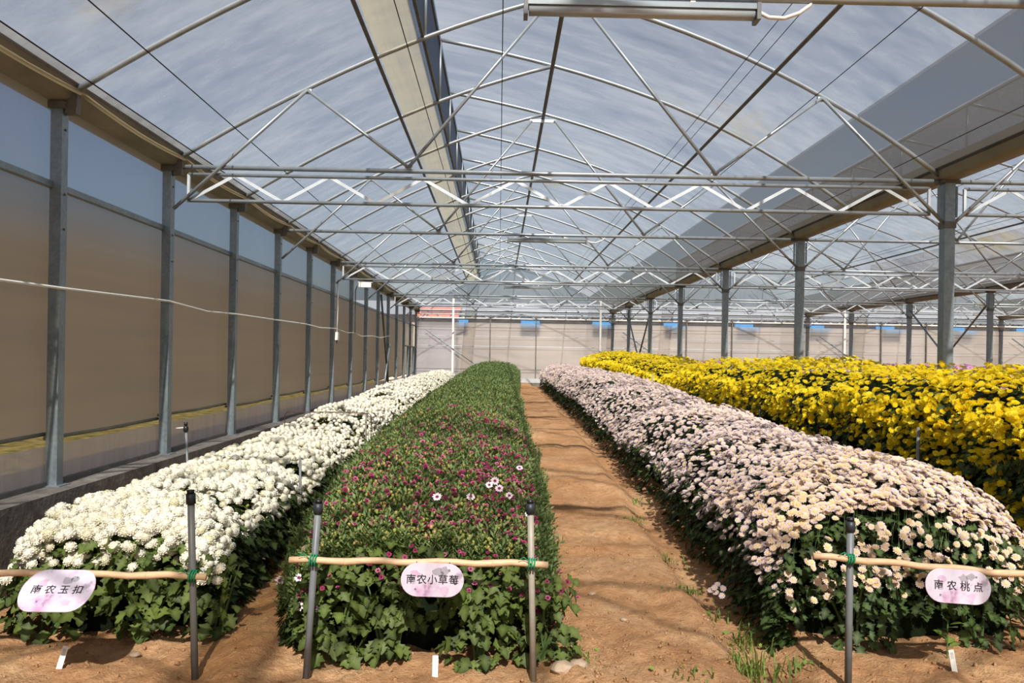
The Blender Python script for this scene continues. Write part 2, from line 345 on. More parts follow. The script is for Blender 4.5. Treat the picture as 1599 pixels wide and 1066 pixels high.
for b in range(NB):
    ox = 6*b
    for y in POSTS:
        if b and y < -4.6: continue
        for me, nm in ((la, 'arch_tube'), (ra, 'arch_tube'), (vp, 'vent_post')):
            o = link(nm, me, ceil); o.location = (ox, y, -2.6)
    for j, y in enumerate(FRAMES):
        if b and y < -2 or y < -5: continue
        lat = (round((y-1.5)/3) % 2 == 0)
        tr = link('truss', None, ceil); tr.location = (ox, y, -2.6); tr.empty_display_size = .1
        for nm, me in TP[lat]: link(nm, me, tr)
    # films in 6 m lengths
    for y in np.arange(Y0, Y1-.1, 3):
        y2 = min(y+3, Y1)
        cpart('film_sheet', strip([(x+ox, zl(x)+.022) for x in np.linspace(-2.93, -1.09, 9)], y, y2), M['roof_film'], smooth=True)
        cpart('film_sheet', strip([(x+ox, zr(x)+.022) for x in np.linspace(2.30, -1.07, 17)], y, y2), M['roof_film'], smooth=True)
    cpart('shade_strip', strip([(x+ox, zr(x)+.020) for x in np.linspace(2.95, 2.28, 5)], Y0, Y1), M['shaded_film'], smooth=True)  # lower right roof film, neighbouring bay's shadow put into its colour
    cpart('vent_curtain', strip([(x+ox, zl(x)+.012-.02*math.sin(i/5*math.pi)) for i, x in enumerate(np.linspace(-1.42, -1.12, 6))], Y0, Y1), M['beige_roll'], smooth=True)
    cpart('vent_net', strip([(-1.085+ox, zl(-1.08)), (-1.085+ox, zr(-1.08))], Y0, Y1), M['net'])
    for x, z, r, m in ((0, zr(0)-.045, .02, 'dark_tube'), (-1.43, zl(-1.43)-.035, .016, 'dark_tube'), (1.62, zr(1.62)-.035, .016, 'dark_tube'), (-1.09, zl(-1.09)+.02, .015, 'dark_tube'), (-1.08, zr(-1.08)-.03, .012, 'dark_tube')):  # purlins coloured dark for the shade they lie in
        cpart('purlin', MB().tube([(x+ox, Y0, z), (x+ox, Y1, z)], r, 7), M[m], smooth=True)
    if b < 3:
        for x, z, r in ((-2.5, zl(-2.5)-.03, .005), (-2.82, zl(-2.82)-.02, .005), (1.4, zr(1.4)-.03, .0035), (1.48, zr(1.48)-.03, .0035), (1.95, zr(1.95)-.03, .004), (2.72, zr(2.72)-.03, .0035), (-1.2, zl(-1.2)-.03, .004), (-.475, 3.55, .0035)):
            cpart('twine', MB().tube([(x+ox, Y0, z), (x+ox, Y1, z)], r, 4), M['wire'])
# gutters: left edge gutter and the ones over the column rows
def gutter(x0, name_l):
    g = tag(empty('gutter', (x0, 5, 2.63)), name_l, 'gutter', kind='structure')
    k_ = 1 if x0 < 0 else .62; prof = [(-.17*k_, .15), (-.12*k_, .02), (-.09*k_, .0), (.09*k_, .0), (.12*k_, .02), (.17*k_, .15)]
    for y in np.arange(Y0, Y1-.1, 1.5 if x0 < 0 else 3.0):
        y2 = min(y+(1.5 if x0 < 0 else 3.0), Y1)
        mb = MB(); n = len(prof)
        mb.v = [(x, yy-5, z) for yy in (y, y2) for x, z in prof]+[(x*.97, yy-5, z+.006) for yy in (y, y2) for x, z in prof]
        mb.f = [(i, i+1, n+i+1, n+i) for i in range(n-1)]+[(2*n+i+1, 2*n+i, 3*n+i, 3*n+i+1) for i in range(n-1)]
        mb.build('trough', M['gutter'], g, True)
        # the film's edge, rolled on a batten, sags between the posts
        if x0 < 0:
            pts = [(.15+.02, yy-5, .055-.028*math.sin((yy-y)/(y2-y)*math.pi)) for yy in np.linspace(y, y2, 7)]
            MB().tube(pts, .013, 6).build('film_roll', M['beige_roll'], g, True)
    return g
gutter(-3.06, 'beige gutter along the top of the left wall')
gutter(3.0, 'beige gutter over the first row of columns')
gutter(9.0, 'beige gutter over the second row of columns')
gutter(15.0, 'beige gutter over the third row of columns')

# ------------------------------------------------------------------ left wall
wl = tag(empty('wall_left', (-3.0, 5, .43)), 'left greenhouse wall of steel posts and hazy film on a concrete kerb', 'film wall', kind='structure')
def wpart(name, mb, mat, smooth=False): return local(wl, mb).build(name, mat, wl, smooth)
wpart('kerb', MB().box((-3.14, Y0, -.3), (-2.86, Y1+.2, .43)), M['concrete'])
for k, y in enumerate(POSTS):
    main = (round((y-1.5)/1.5) % 2 == 0)
    w = .037 if main else .033
    wpart('post', MB().box((-3.04, y-w, .43), (-2.975, y+w, 2.63)), M['steel'])
    wpart('post_plate', MB().box((-3.045, y-.06, .43), (-2.945, y+.06, .436)), M['steel'])
    wpart('clamp', MB().box((-3.05, y-.05, 2.585), (-2.96, y+.05, 2.625)).box((-2.97, y-.02, 2.56), (-2.90, y+.02, 2.68)), M['dark_tube'])
    for zb in (2.56, 2.47, 1.9, 2.1):
        wpart('bolt', MB().tube([(-2.976, y, zb), (-2.968, y, zb)], .007, 6), M['dark_tube'])
    if y < Y1-1:
        y2 = y+1.5
        bow = lambda z: .0
        wpart('film_panel', MB().add([(-3.05, y, 2.15), (-3.05, y2, 2.15), (-3.05, y2, 2.66), (-3.05, y, 2.66)], [(0, 1, 2, 3)]), M['wall_film'])
        zz = .705+(.02 if k % 2 else -.005)
        wpart('curtain_panel', MB().add([(-3.065, y, zz), (-3.065, y2, zz), (-3.065, y2, 2.16), (-3.065, y, 2.16)], [(0, 1, 2, 3)]), M['curtain_film'])
        wpart('curtain_hem', MB().tube([(-3.065, y, zz), (-3.068, (y+y2)/2, zz-.008), (-3.065, y2, zz)], .012, 6), M['gutter'], True)
        n = 24; pts = [(-3.055+.006*((i % 2)*2-1)*(.4+.6*random.random()), y+1.5*i/n) for i in range(n+1)]
        wpart('skirt_panel', MB().add([(x, yy, .45) for x, yy in pts]+[(-3.055, yy, .655) for x, yy in pts], [(i, i+1, n+2+i, n+1+i) for i in range(n)]), M['skirt'])
        wpart('rail', MB().box((-3.06, y, 2.135), (-3.02, y2, 2.17)), M['steel'])
        wpart('sill', MB().box((-3.07, y, .43), (-3.03, y2, .455)), M['dark_tube'])
for a, b in (((-2.965, 12.1, 2.5), (-2.965, 13.45, .45)), ((-2.955, 13.45, 1.5), (-2.955, 12.6, .5))):
    wpart('brace', MB().tube([a, b], .022, 7), M['dark_tube'] if a[2] > 2 else M['steel'], True)
wpart('rail', MB().tube([(-2.97, 16.6, 1.5), (-2.97, 19.4, 1.5)], .02, 6), M['dark_tube'])
for y in (17.2, 18.6): wpart('post', MB().box((-3.0, y-.025, .43), (-2.95, y+.025, 1.5)), M['steel'])

# ------------------------------------------------------------------ back wall and right wall
XB0, XB1 = -3.0, 21.0
wb = tag(empty('wall_back', (3, 19.5, .43)), 'far end wall of milky film with steel rails and posts', 'film wall', kind='structure')
def bpart(name, mb, mat, smooth=False): return local(wb, mb).build(name, mat, wb, smooth)
bpart('kerb', MB().box((XB0, 19.36, -.1), (XB1, 19.64, .47)), M['concrete'])
bpart('ledge', MB().box((XB0, 19.352, .47), (XB1, 19.5, .60)), simple('pale_ledge', (176, 180, 184)))
for b in range(NB):
    ox = 6*b
    for x0, x1 in ((-3, -1.85), (-1.85, -.9), (-.9, .6), (.6, 2.6), (2.6, 3)):
        bpart('film_panel', MB().add([(ox+x0, 19.55, .6), (ox+x1, 19.55, .6), (ox+x1, 19.55, 2.28), (ox+x0, 19.55, 2.28)], [(0, 1, 2, 3)]), M['back_film'])
    xx = np.linspace(-3, 3, 25)
    top = [(ox+x, 19.56, max(zl(x) if x < 0 else zr(x), 2.6)) for x in xx]
    bpart('gable_film', MB().add([(ox+x, 19.56, 2.28) for x in xx]+top, [(i, i+1, 26+i, 25+i) for i in range(24)]), M['wall_film'])
    for x, w, m in ((-1.87, .03, 'white_pvc'), (-.74, .016, 'dark_tube'), (.66, .014, 'dark_tube'), (2.62, .03, 'white_pvc')):
        bpart('post', MB().box((ox+x-w, 19.44, .6), (ox+x+w, 19.5, 3.0 if w > .02 else 2.5)), M[m])
    for z, r, m in ((2.64, .018, 'tube'), (2.53, .016, 'tube'), (2.41, .022, 'white_pvc'), (2.13, .008, 'dark_tube'), (1.86, .006, 'tube'), (1.56, .008, 'tube'), (.86, .012, 'dark_tube')):
        bpart('rail', MB().tube([(ox-3, 19.46, z), (ox+3, 19.46, z)], r, 6), M[m])
    bpart('brace', MB().tube([(ox-2.7, 19.42, 2.05), (ox-.6, 19.42, .6)], .018, 6), M['steel'])
    bpart('brace', MB().tube([(ox+1.2, 19.43, 3.4), (ox+2.2, 19.43, 2.4)], .012, 6), M['tube'])
wr = tag(empty('wall_right', (21.05, 5, .3)), 'far right wall of hazy film', 'film wall', kind='structure')
local(wr, MB().add([(21.05, -4.5, 0), (21.05, 19.5, 0), (21.05, 19.5, 2.7), (21.05, -4.5, 2.7)], [(0, 1, 2, 3)])).build('film_panel', M['wall_film'], wr)

# ------------------------------------------------------------------ columns
ordn = ['nearest', 'second', 'third', 'fourth', 'fifth', 'sixth', 'seventh', 'eighth', 'ninth', 'tenth']
for row, x in enumerate((3.0, 9.0, 15.0)):
    q = 0
    for y in np.arange(-1.5, 19.6, 3.0):
        if y < 1.4 and row == 0: continue
        if row and y < (5 if row == 1 else 13): continue
        c = tag(empty('column', (x, y, float(zg(x, y))-.05)), '%s galvanized steel column of the %s column row' % (ordn[q], ('first', 'second', 'third')[row]), 'column', 'steel columns', 'structure'); q += 1
        h = 2.63-c.location.z
        MB().box((-.04, -.04, 0), (.04, .04, h)).build('shaft', M['steel'], c)
        MB().box((-.07, -.055, h-.02), (.07, .055, h)).build('cap_plate', M['dark_tube'], c)
        for s in (-1, 1):
            MB().box((s*.07-.006, -.01, 2.35-c.location.z), (s*.07+.006, .01, h-.04)).build('bracket', M['steel'], c)
        MB().box((-.046, -.046, 2.26-c.location.z), (.046, .046, 2.31-c.location.z)).build('collar', M['dark_tube'], c)
def xbrace(x, y0, y1, label):
    o = tag(empty('cross_brace', (x, (y0+y1)/2, 1.4)), label, 'brace', kind='structure')
    L = y1-y0
    MB().tube([(.05, -L/2, 1.05), (.05, L/2, -.95)], .02, 7).build('strut', M['dark_tube'], o, True)
    MB().tube([(-.05, -L/2, -.95), (-.05, L/2, 1.05)], .02, 7).build('strut', M['steel'], o, True)
xbrace(3.0, 13.6, 16.4, 'crossed struts between far columns of the first column row')
xbrace(9.0, 10.6, 13.4, 'crossed struts between columns of the second column row')

# ------------------------------------------------------------------ lamps, camera, cable
for y, lab in ((-1.5, 'long grey tube lamp under the nearest roof pipe at the top edge'), (4.5, 'tube lamp hanging under the second plain roof pipe'), (10.5, 'small far tube lamp under a distant roof pipe')):
    t_ = tag(empty('tube_lamp', (.07, y, 2.56)), lab, 'lamp', 'tube lamps under the roof pipes')
    hs = MB().box((-.45, -.03, .01), (.45, .03, .03)).build('housing', M['lamp_body'], t_)
    MB().tube([(-.44, 0, .0), (.44, 0, .0)], .024, 10).build('diffuser', M['diffuser'], t_, True)
    for s in (-1, 1):
        MB().box((s*.452-.008, -.034, -.03), (s*.452+.008, .034, .034)).build('end_cap', M['grey_pvc'], hs)
        MB().box((s*.2-.01, -.006, .03), (s*.2+.01, .006, .052)).build('clip', M['white_pvc'], hs)
    MB().tube([(.46, 0, .01), (.5, 0, -.01), (.56, 0, -.012), (.62, 0, .01), (.66, 0, .04), (.67, 0, .06)], .008, 6).build('cord', M['white_pvc'], t_, True)
cy = [(-9, 1.56), (-4, 1.55), (-.61, 1.55), (0, 1.56), (1.4, 1.592), (2.2, 1.56), (2.9, 1.578), (4.3, 1.588), (5.6, 1.60), (6.4, 1.585), (7.5, 1.615), (8.4, 1.58), (9.0, 1.60), (9.7, 1.56), (11, 1.60), (12, 1.59), (13.5, 1.68)]
tag(MB().tube([(-2.955+.006*math.sin(i), y, z) for i, (y, z) in enumerate(cy)], .009, 6).build('cable', M['white_pvc'], smooth=True), 'long white cable running along the posts of the left wall', 'cable')
s_ = tag(empty('socket_box', (-2.94, 7.5, 1.5)), 'white junction box on a drop cord against the left wall', 'socket')
MB().box((-.025, -.05, -.06), (.025, .05, .06)).build('housing', M['white_pvc'], s_)
MB().tube([(0, 0, .06), (.005, .01, .4), (0, .02, .87)], .009, 6).build('cord', M['white_pvc'], s_, True)
MB().tube([(0, 0, -.06), (0, 0, -.11)], .007, 6).build('cord_grip', M['black_plastic'], s_, True)
cc = tag(empty('security_camera', (-2.93, 8.95, 2.2)), 'small white security camera on a bent arm high on the left wall', 'camera')
MB().tube([(0, 0, -.6), (0, 0, .12), (.02, .0, .19), (.08, .0, .215)], .01, 7).build('arm', M['grey_pvc'], cc, True)
MB().tube([(0, .012, -.62), (0, .012, -.12)], .008, 6).build('conduit', M['white_pvc'], cc, True)
MB().box((.06, -.045, .175), (.27, .045, .255)).build('housing', M['white_pvc'], cc); hs = [c for c in cc.children if c.name.startswith('housing')][0]
MB().box((.05, -.05, .255), (.29, .05, .265)).build('sun_shield', M['white_pvc'], hs)
MB().tube([(.27, 0, .21), (.285, 0, .208)], .03, 10).build('lens', M['black_plastic'], hs, True)

# ------------------------------------------------------------------ flower and leaf templates: (verts, tris, tone)
def T_pompon(lo=False, seed=0):
    r = np.random.default_rng(seed); V = []; F = []; T = []
    n = 7
    for j, (el, rad) in enumerate(((-25, .82), (20, .9), (58, .86))):
        for k in range(n):
            a = 2*math.pi*(k+.5*j)/n; e = R(el); V.append((rad*math.cos(e)*math.cos(a), rad*math.cos(e)*math.sin(a), .74*rad*math.sin(e))); T.append(.1)
    V.append((0, 0, .64)); T.append(.9)
    for j in range(2):
        for k in range(n):
            a, b = j*n+k, j*n+(k+1) % n; F += [(a, b, b+n), (a, b+n, a+n)]
    for k in range(n): F.append((2*n+k, 2*n+(k+1) % n, 3*n))
    if not lo:
        for el, m, w in ((-22, 12, .16), (4, 13, .16), (28, 11, .16), (52, 8, .15), (74, 4, .15)):
            for k in range(m):
                a = 2*math.pi*(k+r.random()*.6)/m; e = R(el+r.uniform(-6, 6)); rad = r.uniform(.95, 1.02)
                d = np.array([math.cos(e)*math.cos(a), math.cos(e)*math.sin(a), .74*math.sin(e)]); s = np.array([-math.sin(a), math.cos(a), 0])
                up = np.array([0, 0, 1.]); o = len(V)
                V += [tuple(d*.70), tuple(d*.93+s*w+up*.03), tuple(d*rad+up*.02), tuple(d*.93-s*w+up*.03)]; T += [.1, 0, 0, 0]; F += [(o, o+1, o+2), (o, o+2, o+3)]
    return np.array(V), np.array(F), np.array(T)
def T_daisy(n=12, layers=1, cr=.36, cup=.12, seed=0, dome=.2):
    r = np.random.default_rng(seed); V = []; F = []; T = []
    for l in range(layers):
        for k in range(n):
            a = 2*math.pi*(k+.5*l+r.uniform(-.15, .15))/n; L = (1-.22*l)*r.uniform(.9, 1.05); w = 1.15*math.pi/n*(1-.1*l)
            d = np.array([math.cos(a), math.sin(a), 0]); s = np.array([-math.sin(a), math.cos(a), 0]); z = np.array([0, 0, 1.])
            o = len(V); h = cup*(l+1)+r.uniform(-.05, .05)
            V += [tuple(d*.1+z*.02), tuple(d*L*.72+s*w*.62*L+z*h), tuple(d*L+z*h*.9), tuple(d*L*.72-s*w*.62*L+z*h)]; T += [.5, 0, 0, 0]
            F += [(o, o+1, o+2), (o, o+2, o+3)]
    o = len(V)
    for k in range(7): a = 2*math.pi*k/7; V.append((cr*math.cos(a), cr*math.sin(a), cup*layers*.75)); T.append(.8)
    V.append((0, 0, cup*layers*.75+dome)); T.append(1); F += [(o+k, o+(k+1) % 7, o+7) for k in range(7)]
    return np.array(V), np.array(F), np.array(T)
def T_bud(n=5):
    V = [(0, 0, -.8)]; T = [1]
    for el, rad in ((-20, .8), (35, .75)):
        for k in range(n): a = 2*math.pi*(k+el*.01)/n; V.append((rad*math.cos(a), rad*math.sin(a), math.sin(R(el)))); T.append(0)
    V.append((0, 0, .95)); T.append(0); F = []
    for k in range(n):
        k2 = (k+1) % n; F += [(0, 1+k2, 1+k), (1+k, 1+k2, 1+n+k2), (1+k, 1+n+k2, 1+n+k), (1+n+k, 1+n+k2, 1+2*n)]
    return np.array(V), np.array(F), np.array(T)
def T_leaf(seed=0):
    r = np.random.default_rng(seed)
    half = [(.07, .0), (.2, .1), (.42, .22), (.26, .36), (.47, .55), (.25, .64), (.16, .86)]
    half = [(x*r.uniform(.88, 1.1), y) for x, y in half]
    pts = [(0, -.02)]+half+[(0, 1.02)]+[(-x*r.uniform(.9, 1.1), y) for x, y in half[::-1]]
    V = [(0, .42, -.06)]+[(x, y, .10*abs(x)*2-.10*max(0, y-.4)**1.3+r.uniform(-.02, .02)) for x, y in pts]; n = len(pts)
    return np.array(V), np.array([(0, 1+k, 1+(k+1) % n) for k in range(n)]), np.array([.55]+[0]*n)
def T_leaf_lo():
    V = [(0, 0, 0), (.36, .35, .06), (.3, .75, .02), (0, 1, -.08), (-.3, .72, .03), (-.36, .33, .07)]
    return np.array(V), np.array([(0, 1, 2), (0, 2, 3), (0, 3, 4), (0, 4, 5)]), np.array([.4, 0, 0, 0, 0, 0.])
def T_shoot(seed=0, n=9):
    r = np.random.default_rng(seed); V = []; F = []; T = []
    w = .035; V += [(-w, 0, -.6), (w, 0, -.6), (0, .02, 1)]; T += [.3]*3; F.append((0, 1, 2))
    for k in range(n):
        a = 2.4*k+r.uniform(-.4, .4); h = .1+.75*k/n; L = r.uniform(.2, .32)*(1.2-.5*k/n)
        d = np.array([math.cos(a), math.sin(a), 1.1]); s = np.array([-math.sin(a), math.cos(a), 0])*.06; b = np.array([0, 0, h]); o = len(V)
        V += [tuple(b), tuple(b+d*L*.55+s), tuple(b+d*L), tuple(b+d*L*.55-s)]; T += [.2, 0, .4, 0]; F += [(o, o+1, o+2), (o, o+2, o+3)]
    return np.array(V), np.array(F), np.array(T)
def frames(nrm, roll=None, tip=None):
    """rotation matrices whose local Z is nrm (and local Y leans towards tip when given)"""
    n = nrm/np.linalg.norm(nrm, axis=1, keepdims=True)
    if tip is None:
        a = roll if roll is not None else rng.uniform(0, 2*np.pi, len(n)); tip = np.stack([np.cos(a), np.sin(a), 0*a], 1)
    y = tip-(tip*n).sum(1, keepdims=True)*n; y = y/np.maximum(1e-6, np.linalg.norm(y, axis=1, keepdims=True)); x = np.cross(y, n)
    return np.stack([x, y, n], 2)
def merged(name, temps, P, Rm, S, rnd, mat, parent, smooth=True):
    if len(P) == 0: return None
    Vs = []; Fs = []; Ts = []; Rs = []; o = 0; pick = np.arange(len(P)) % len(temps)
    for i, (tv, tf, tt) in enumerate(temps):
        q = pick == i; m = q.sum()
        if not m: continue
        v = np.einsum('nij,kj->nki', Rm[q], tv)*S[q][:, None, None]+P[q][:, None]
        Vs.append(v.reshape(-1, 3)); Fs.append((tf[None]+(np.arange(m)*len(tv))[:, None, None]).reshape(-1, 3)+o); o += m*len(tv)
        Ts.append(np.tile(tt, m)); Rs.append(np.repeat(rnd[q], len(tv)))
    me = trimesh(name, np.concatenate(Vs), np.concatenate(Fs), mat, np.concatenate(Ts), np.concatenate(Rs), smooth)
    ob = link(name, me, parent); ob['kind'] = 'stuff'; return ob
_cache = {}
def singles(name, temps, P, Rm, S, rnd, mat, parent):
    key = id(temps)
    for i in range(len(P)):
        ti = i % len(temps); rq = round(float(rnd[i])*4)/4; kk = (key, ti, rq, mat.name)
        if kk not in _cache:
            tv, tf, tt = temps[ti]; _cache[kk] = trimesh(name, tv, tf, mat, tt, np.full(len(tv), rq))
        o = bpy.data.objects.new(name, _cache[kk]); COL.objects.link(o); o.parent = parent
        m = Matrix(Rm[i].tolist()).to_4x4()@Matrix.Scale(float(S[i]), 4); m.translation = Vector(P[i].tolist()); o.matrix_local = m
def place(name_one, name_mass, temps, temps_lo, P, Rm, S, rnd, mat, parent, k_single, far=6.5):
    """the k_single that show largest are parts of their own; the rest are one mass"""
    d = np.linalg.norm(P+np.array(parent.location)-CAMP, axis=1); order = np.argsort(d/np.maximum(S, 1e-3)**.5)
    a = order[:k_single]; b = order[k_single:]
    singles(name_one, temps, P[a], Rm[a], S[a], rnd[a], mat, parent)
    nb = b[d[b] < far]; fb = b[d[b] >= far]
    q = np.concatenate([nb, fb])
    if len(q):
        merged(name_mass, temps, P[nb], Rm[nb], S[nb], rnd[nb], mat, parent) if len(nb) else None
        merged(name_mass, temps_lo, P[fb], Rm[fb], S[fb], rnd[fb], mat, parent) if len(fb) else None
POM = [T_pompon(False, s) for s in range(4)]; POML = [T_pompon(True)]
PNK = [T_daisy(13, 2, .34, .13, s) for s in range(4)]; PNKL = [T_daisy(8, 1, .42, .2, s, .15) for s in range(2)]
YEL = [T_daisy(12, 2, .30, .15, s, .12) for s in range(4)]; YELL = [T_daisy(8, 1, .4, .22, s, .12) for s in range(2)]
OPN = [T_daisy(11, 1, .36, .05, s, .1) for s in range(3)]
MAG = [T_daisy(8, 1, .42, .45, s, .12) for s in range(3)]; MAGL = [T_bud(4)]
BUD = [T_bud(5)]; BUDL = [T_bud(4)]
LEAF = [T_leaf(s) for s in range(5)]; LEAFL = [T_leaf_lo()]
SHT = [T_shoot(s) for s in range(5)]; SHTL = [T_shoot(9, 5), T_shoot(10, 5)]

# ------------------------------------------------------------------ beds
class Bed:
    """a planted strip: edges xl(y), xr(y); canopy height top(y) (world z)"""
    def __init__(s, yr, xl, xr, top, crown=.03, edge=.10, bump=.05):
        s.y0, s.y1 = yr; s.xl = xl; s.xr = xr; s.top = top; s.crown = crown; s.edge = edge; s.bump = bump
    def L(s, y): return np.interp(y, *zip(*s.xl))+.07*vnoise(0*y+3, y, 1.3)
    def Rr(s, y): return np.interp(y, *zip(*s.xr))+.07*vnoise(0*y+8, y, 1.3)
    def H(s, u, y):
        z = np.interp(y, *zip(*s.top)); a = np.abs(2*u-1)
        x = s.L(y)+u*(s.Rr(y)-s.L(y))
        front = np.clip((y-s.y0)/.25, 0, 1)
        return z+s.crown*(1-a**2)-s.edge*a**6+s.bump*(vnoise(x, y, 1.6)+.6*vnoise(x, y, 4.2))-.09*(1-front)**2
    def top_points(s, n, near=1.6):
        """random canopy points, denser near the camera so that the spacing on screen evens out"""
        t = rng.random(n); y = s.y0+(s.y1-s.y0)*t**near; u = rng.random(n)
        x = s.L(y)+u*(s.Rr(y)-s.L(y)); z = s.H(u, y)
        e = .04; hx = (s.H(np.clip(u+e, 0, 1), y)-s.H(np.clip(u-e, 0, 1), y))/(2*e*(s.Rr(y)-s.L(y))); hy = (s.H(u, y+.05)-s.H(u, y-.05))/.1
        return np.stack([x, y, z], 1), np.stack([-hx, -hy, np.ones(n)], 1), u
    def side_points(s, n, side, near=1.6, lo=0., hi=1.):
        """points on the left (-1), right (+1) or front (0) face"""
        f = lo+(hi-lo)*rng.random(n)
        if side:
            y = s.y0+(s.y1-s.y0)*rng.random(n)**near; x = s.L(y) if side < 0 else s.Rr(y); u = np.full(n, 0. if side < 0 else 1.)
            nr = np.stack([np.full(n, float(side)), 0*y, 0*y], 1)
        else:
            u = rng.random(n); y = np.full(n, s.y0); x = s.L(y)+u*(s.Rr(y)-s.L(y)); nr = np.stack([0*y, 0*y-1, 0*y], 1)
        zt = s.H(u, y); zb = zg(x, y); z = zb+(zt-zb)*f
        return np.stack([x, y, z], 1), nr, f
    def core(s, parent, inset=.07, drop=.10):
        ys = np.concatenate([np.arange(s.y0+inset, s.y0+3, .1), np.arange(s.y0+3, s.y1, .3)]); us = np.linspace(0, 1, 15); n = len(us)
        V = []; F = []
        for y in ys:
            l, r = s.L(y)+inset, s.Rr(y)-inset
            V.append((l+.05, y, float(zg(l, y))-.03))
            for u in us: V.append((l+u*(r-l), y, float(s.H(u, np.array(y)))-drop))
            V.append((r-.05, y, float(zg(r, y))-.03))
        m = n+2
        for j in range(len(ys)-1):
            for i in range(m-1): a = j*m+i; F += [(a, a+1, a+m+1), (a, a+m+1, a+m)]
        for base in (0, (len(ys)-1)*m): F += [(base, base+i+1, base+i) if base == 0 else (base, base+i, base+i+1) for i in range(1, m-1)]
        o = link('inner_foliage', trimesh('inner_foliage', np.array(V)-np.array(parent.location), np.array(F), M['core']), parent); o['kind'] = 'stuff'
def jit(n, s): return rng.normal(0, s, (n, 3))
def off(o, P): return P-np.array(o.location)
def leaves_on(bed, o, side, n, size, k_single, mat, lo=.03, hi=.95, near=1.8, push=.0, dark=0.):
    P, N, f = bed.side_points(n, side, near, lo, hi)
    P = P+N*rng.uniform(-.07, .05+push, (n, 1)); P[:, 2] += rng.uniform(-.02, .02, n)
    tip = N*.75+np.array([0, 0, -.75])+jit(n, .45); nn = N*.65+np.array([0, 0, .75])+jit(n, .3)
    S = size*rng.uniform(.65, 1.2, n); d = P[:, 1]-bed.y0; S *= 1+.03*np.clip(d, 0, 12)
    place('leaf', 'leaves', LEAF, LEAFL, off(o, P), frames(nn, tip=tip), S, np.clip(rng.random(n)-dark, 0, 1), mat, o, k_single, 6.8)
def leaves_top(bed, o, n, size, mat, near=1.8, sink=.05):
    P, N, u = bed.top_points(n, near); P[:, 2] -= sink+rng.uniform(0, .05, n)
    S = size*rng.uniform(.6, 1.1, n)*(1+.03*np.clip(P[:, 1], 0, 12)); nn = N+jit(n, .35)
    place('leaf', 'leaves', LEAF, LEAFL, off(o, P), frames(nn), S, rng.random(n), mat, o, 0, 6.8)
def stems_top(bed, o, n, mat, near=2.2, ln=.16):
    P, N, u = bed.top_points(n, near); V = []; F = []
    P2 = P-np.array(o.location); w = .0022
    base = P2+np.stack([rng.normal(0, .02, n), rng.normal(0, .02, n), -ln*rng.uniform(.8, 1.2, n)], 1)
    a = rng.uniform(0, np.pi, n); s = np.stack([np.cos(a), np.sin(a), 0*a], 1)*w
    V = np.stack([base-s, base+s, P2], 1).reshape(-1, 3); F = np.arange(3*n).reshape(-1, 3)
    ob = link('stems', trimesh('stems', V, F, mat), o); ob['kind'] = 'stuff'

# white pompons along the left wall
WB = Bed((-1.12, 18.4), [(-2, -2.52), (20, -2.52)], [(-2, -1.72), (20, -1.72)], [(-1.2, .46), (-.5, .47), (.6, .47), (2.1, .49), (4.5, .57), (9.5, .69), (19, .76)], .04, .07, .07)
wo_ = tag(empty('flower_bed', (-2.1, 5, .2)), 'bed of white pompon chrysanthemums along the left film wall', 'flower bed')
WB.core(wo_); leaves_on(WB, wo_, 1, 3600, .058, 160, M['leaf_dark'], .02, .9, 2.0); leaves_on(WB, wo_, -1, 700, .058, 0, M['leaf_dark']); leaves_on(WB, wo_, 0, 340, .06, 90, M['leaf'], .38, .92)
leaves_top(WB, wo_, 3200, .05, M['leaf'])
n = 9500; P, N, u = WB.top_points(n, 1.55); keep = vnoise(P[:, 0], P[:, 1], 3.4)+.6*vnoise(P[:, 0], P[:, 1], 9) > -.30+.10*(P[:, 1] < 1); P = P[keep]; N = N[keep]; n = len(P)
P[:, 2] += rng.uniform(-.02, .035, n); S = .0262*rng.uniform(.72, 1.2, n)*(1+.012*np.clip(P[:, 1], 0, 18))
place('blossom', 'blossoms', POM, POML, off(wo_, P), frames(N*.8+np.array([0, -.25, .4])+jit(n, .2)), S, rng.random(n)**.7, M['white_petal'], wo_, 300)
n = 1100; P, N, f = WB.side_points(n, 1, 1.6, .72, 1.); P += N*rng.uniform(-.05, .05, (n, 1))
place('blossom', 'blossoms', POM, POML, off(wo_, P), frames(N*.5+np.array([0, -.2, .8])+jit(n, .25)), .022*rng.uniform(.8, 1.15, n), rng.random(n), M['white_petal'], wo_, 0)
n = 170; P, N, f = WB.side_points(n, 0, 1, .72, 1.02); P += N*rng.uniform(-.1, .05, (n, 1))
place('blossom', 'blossoms', POM, POML, off(wo_, P), frames(N*.6+np.array([0, 0, .7])+jit(n, .25)), .027*rng.uniform(.8, 1.15, n), rng.random(n), M['white_petal'], wo_, 0)
n = 700; P, N, u = WB.top_points(n, 2.2); P[:, 2] -= rng.uniform(0, .03, n)
place('bud', 'buds', BUD, BUDL, off(wo_, P), frames(N), .009*rng.uniform(.7, 1.3, n), .6+.2*rng.random(n), M['bud'], wo_, 0)

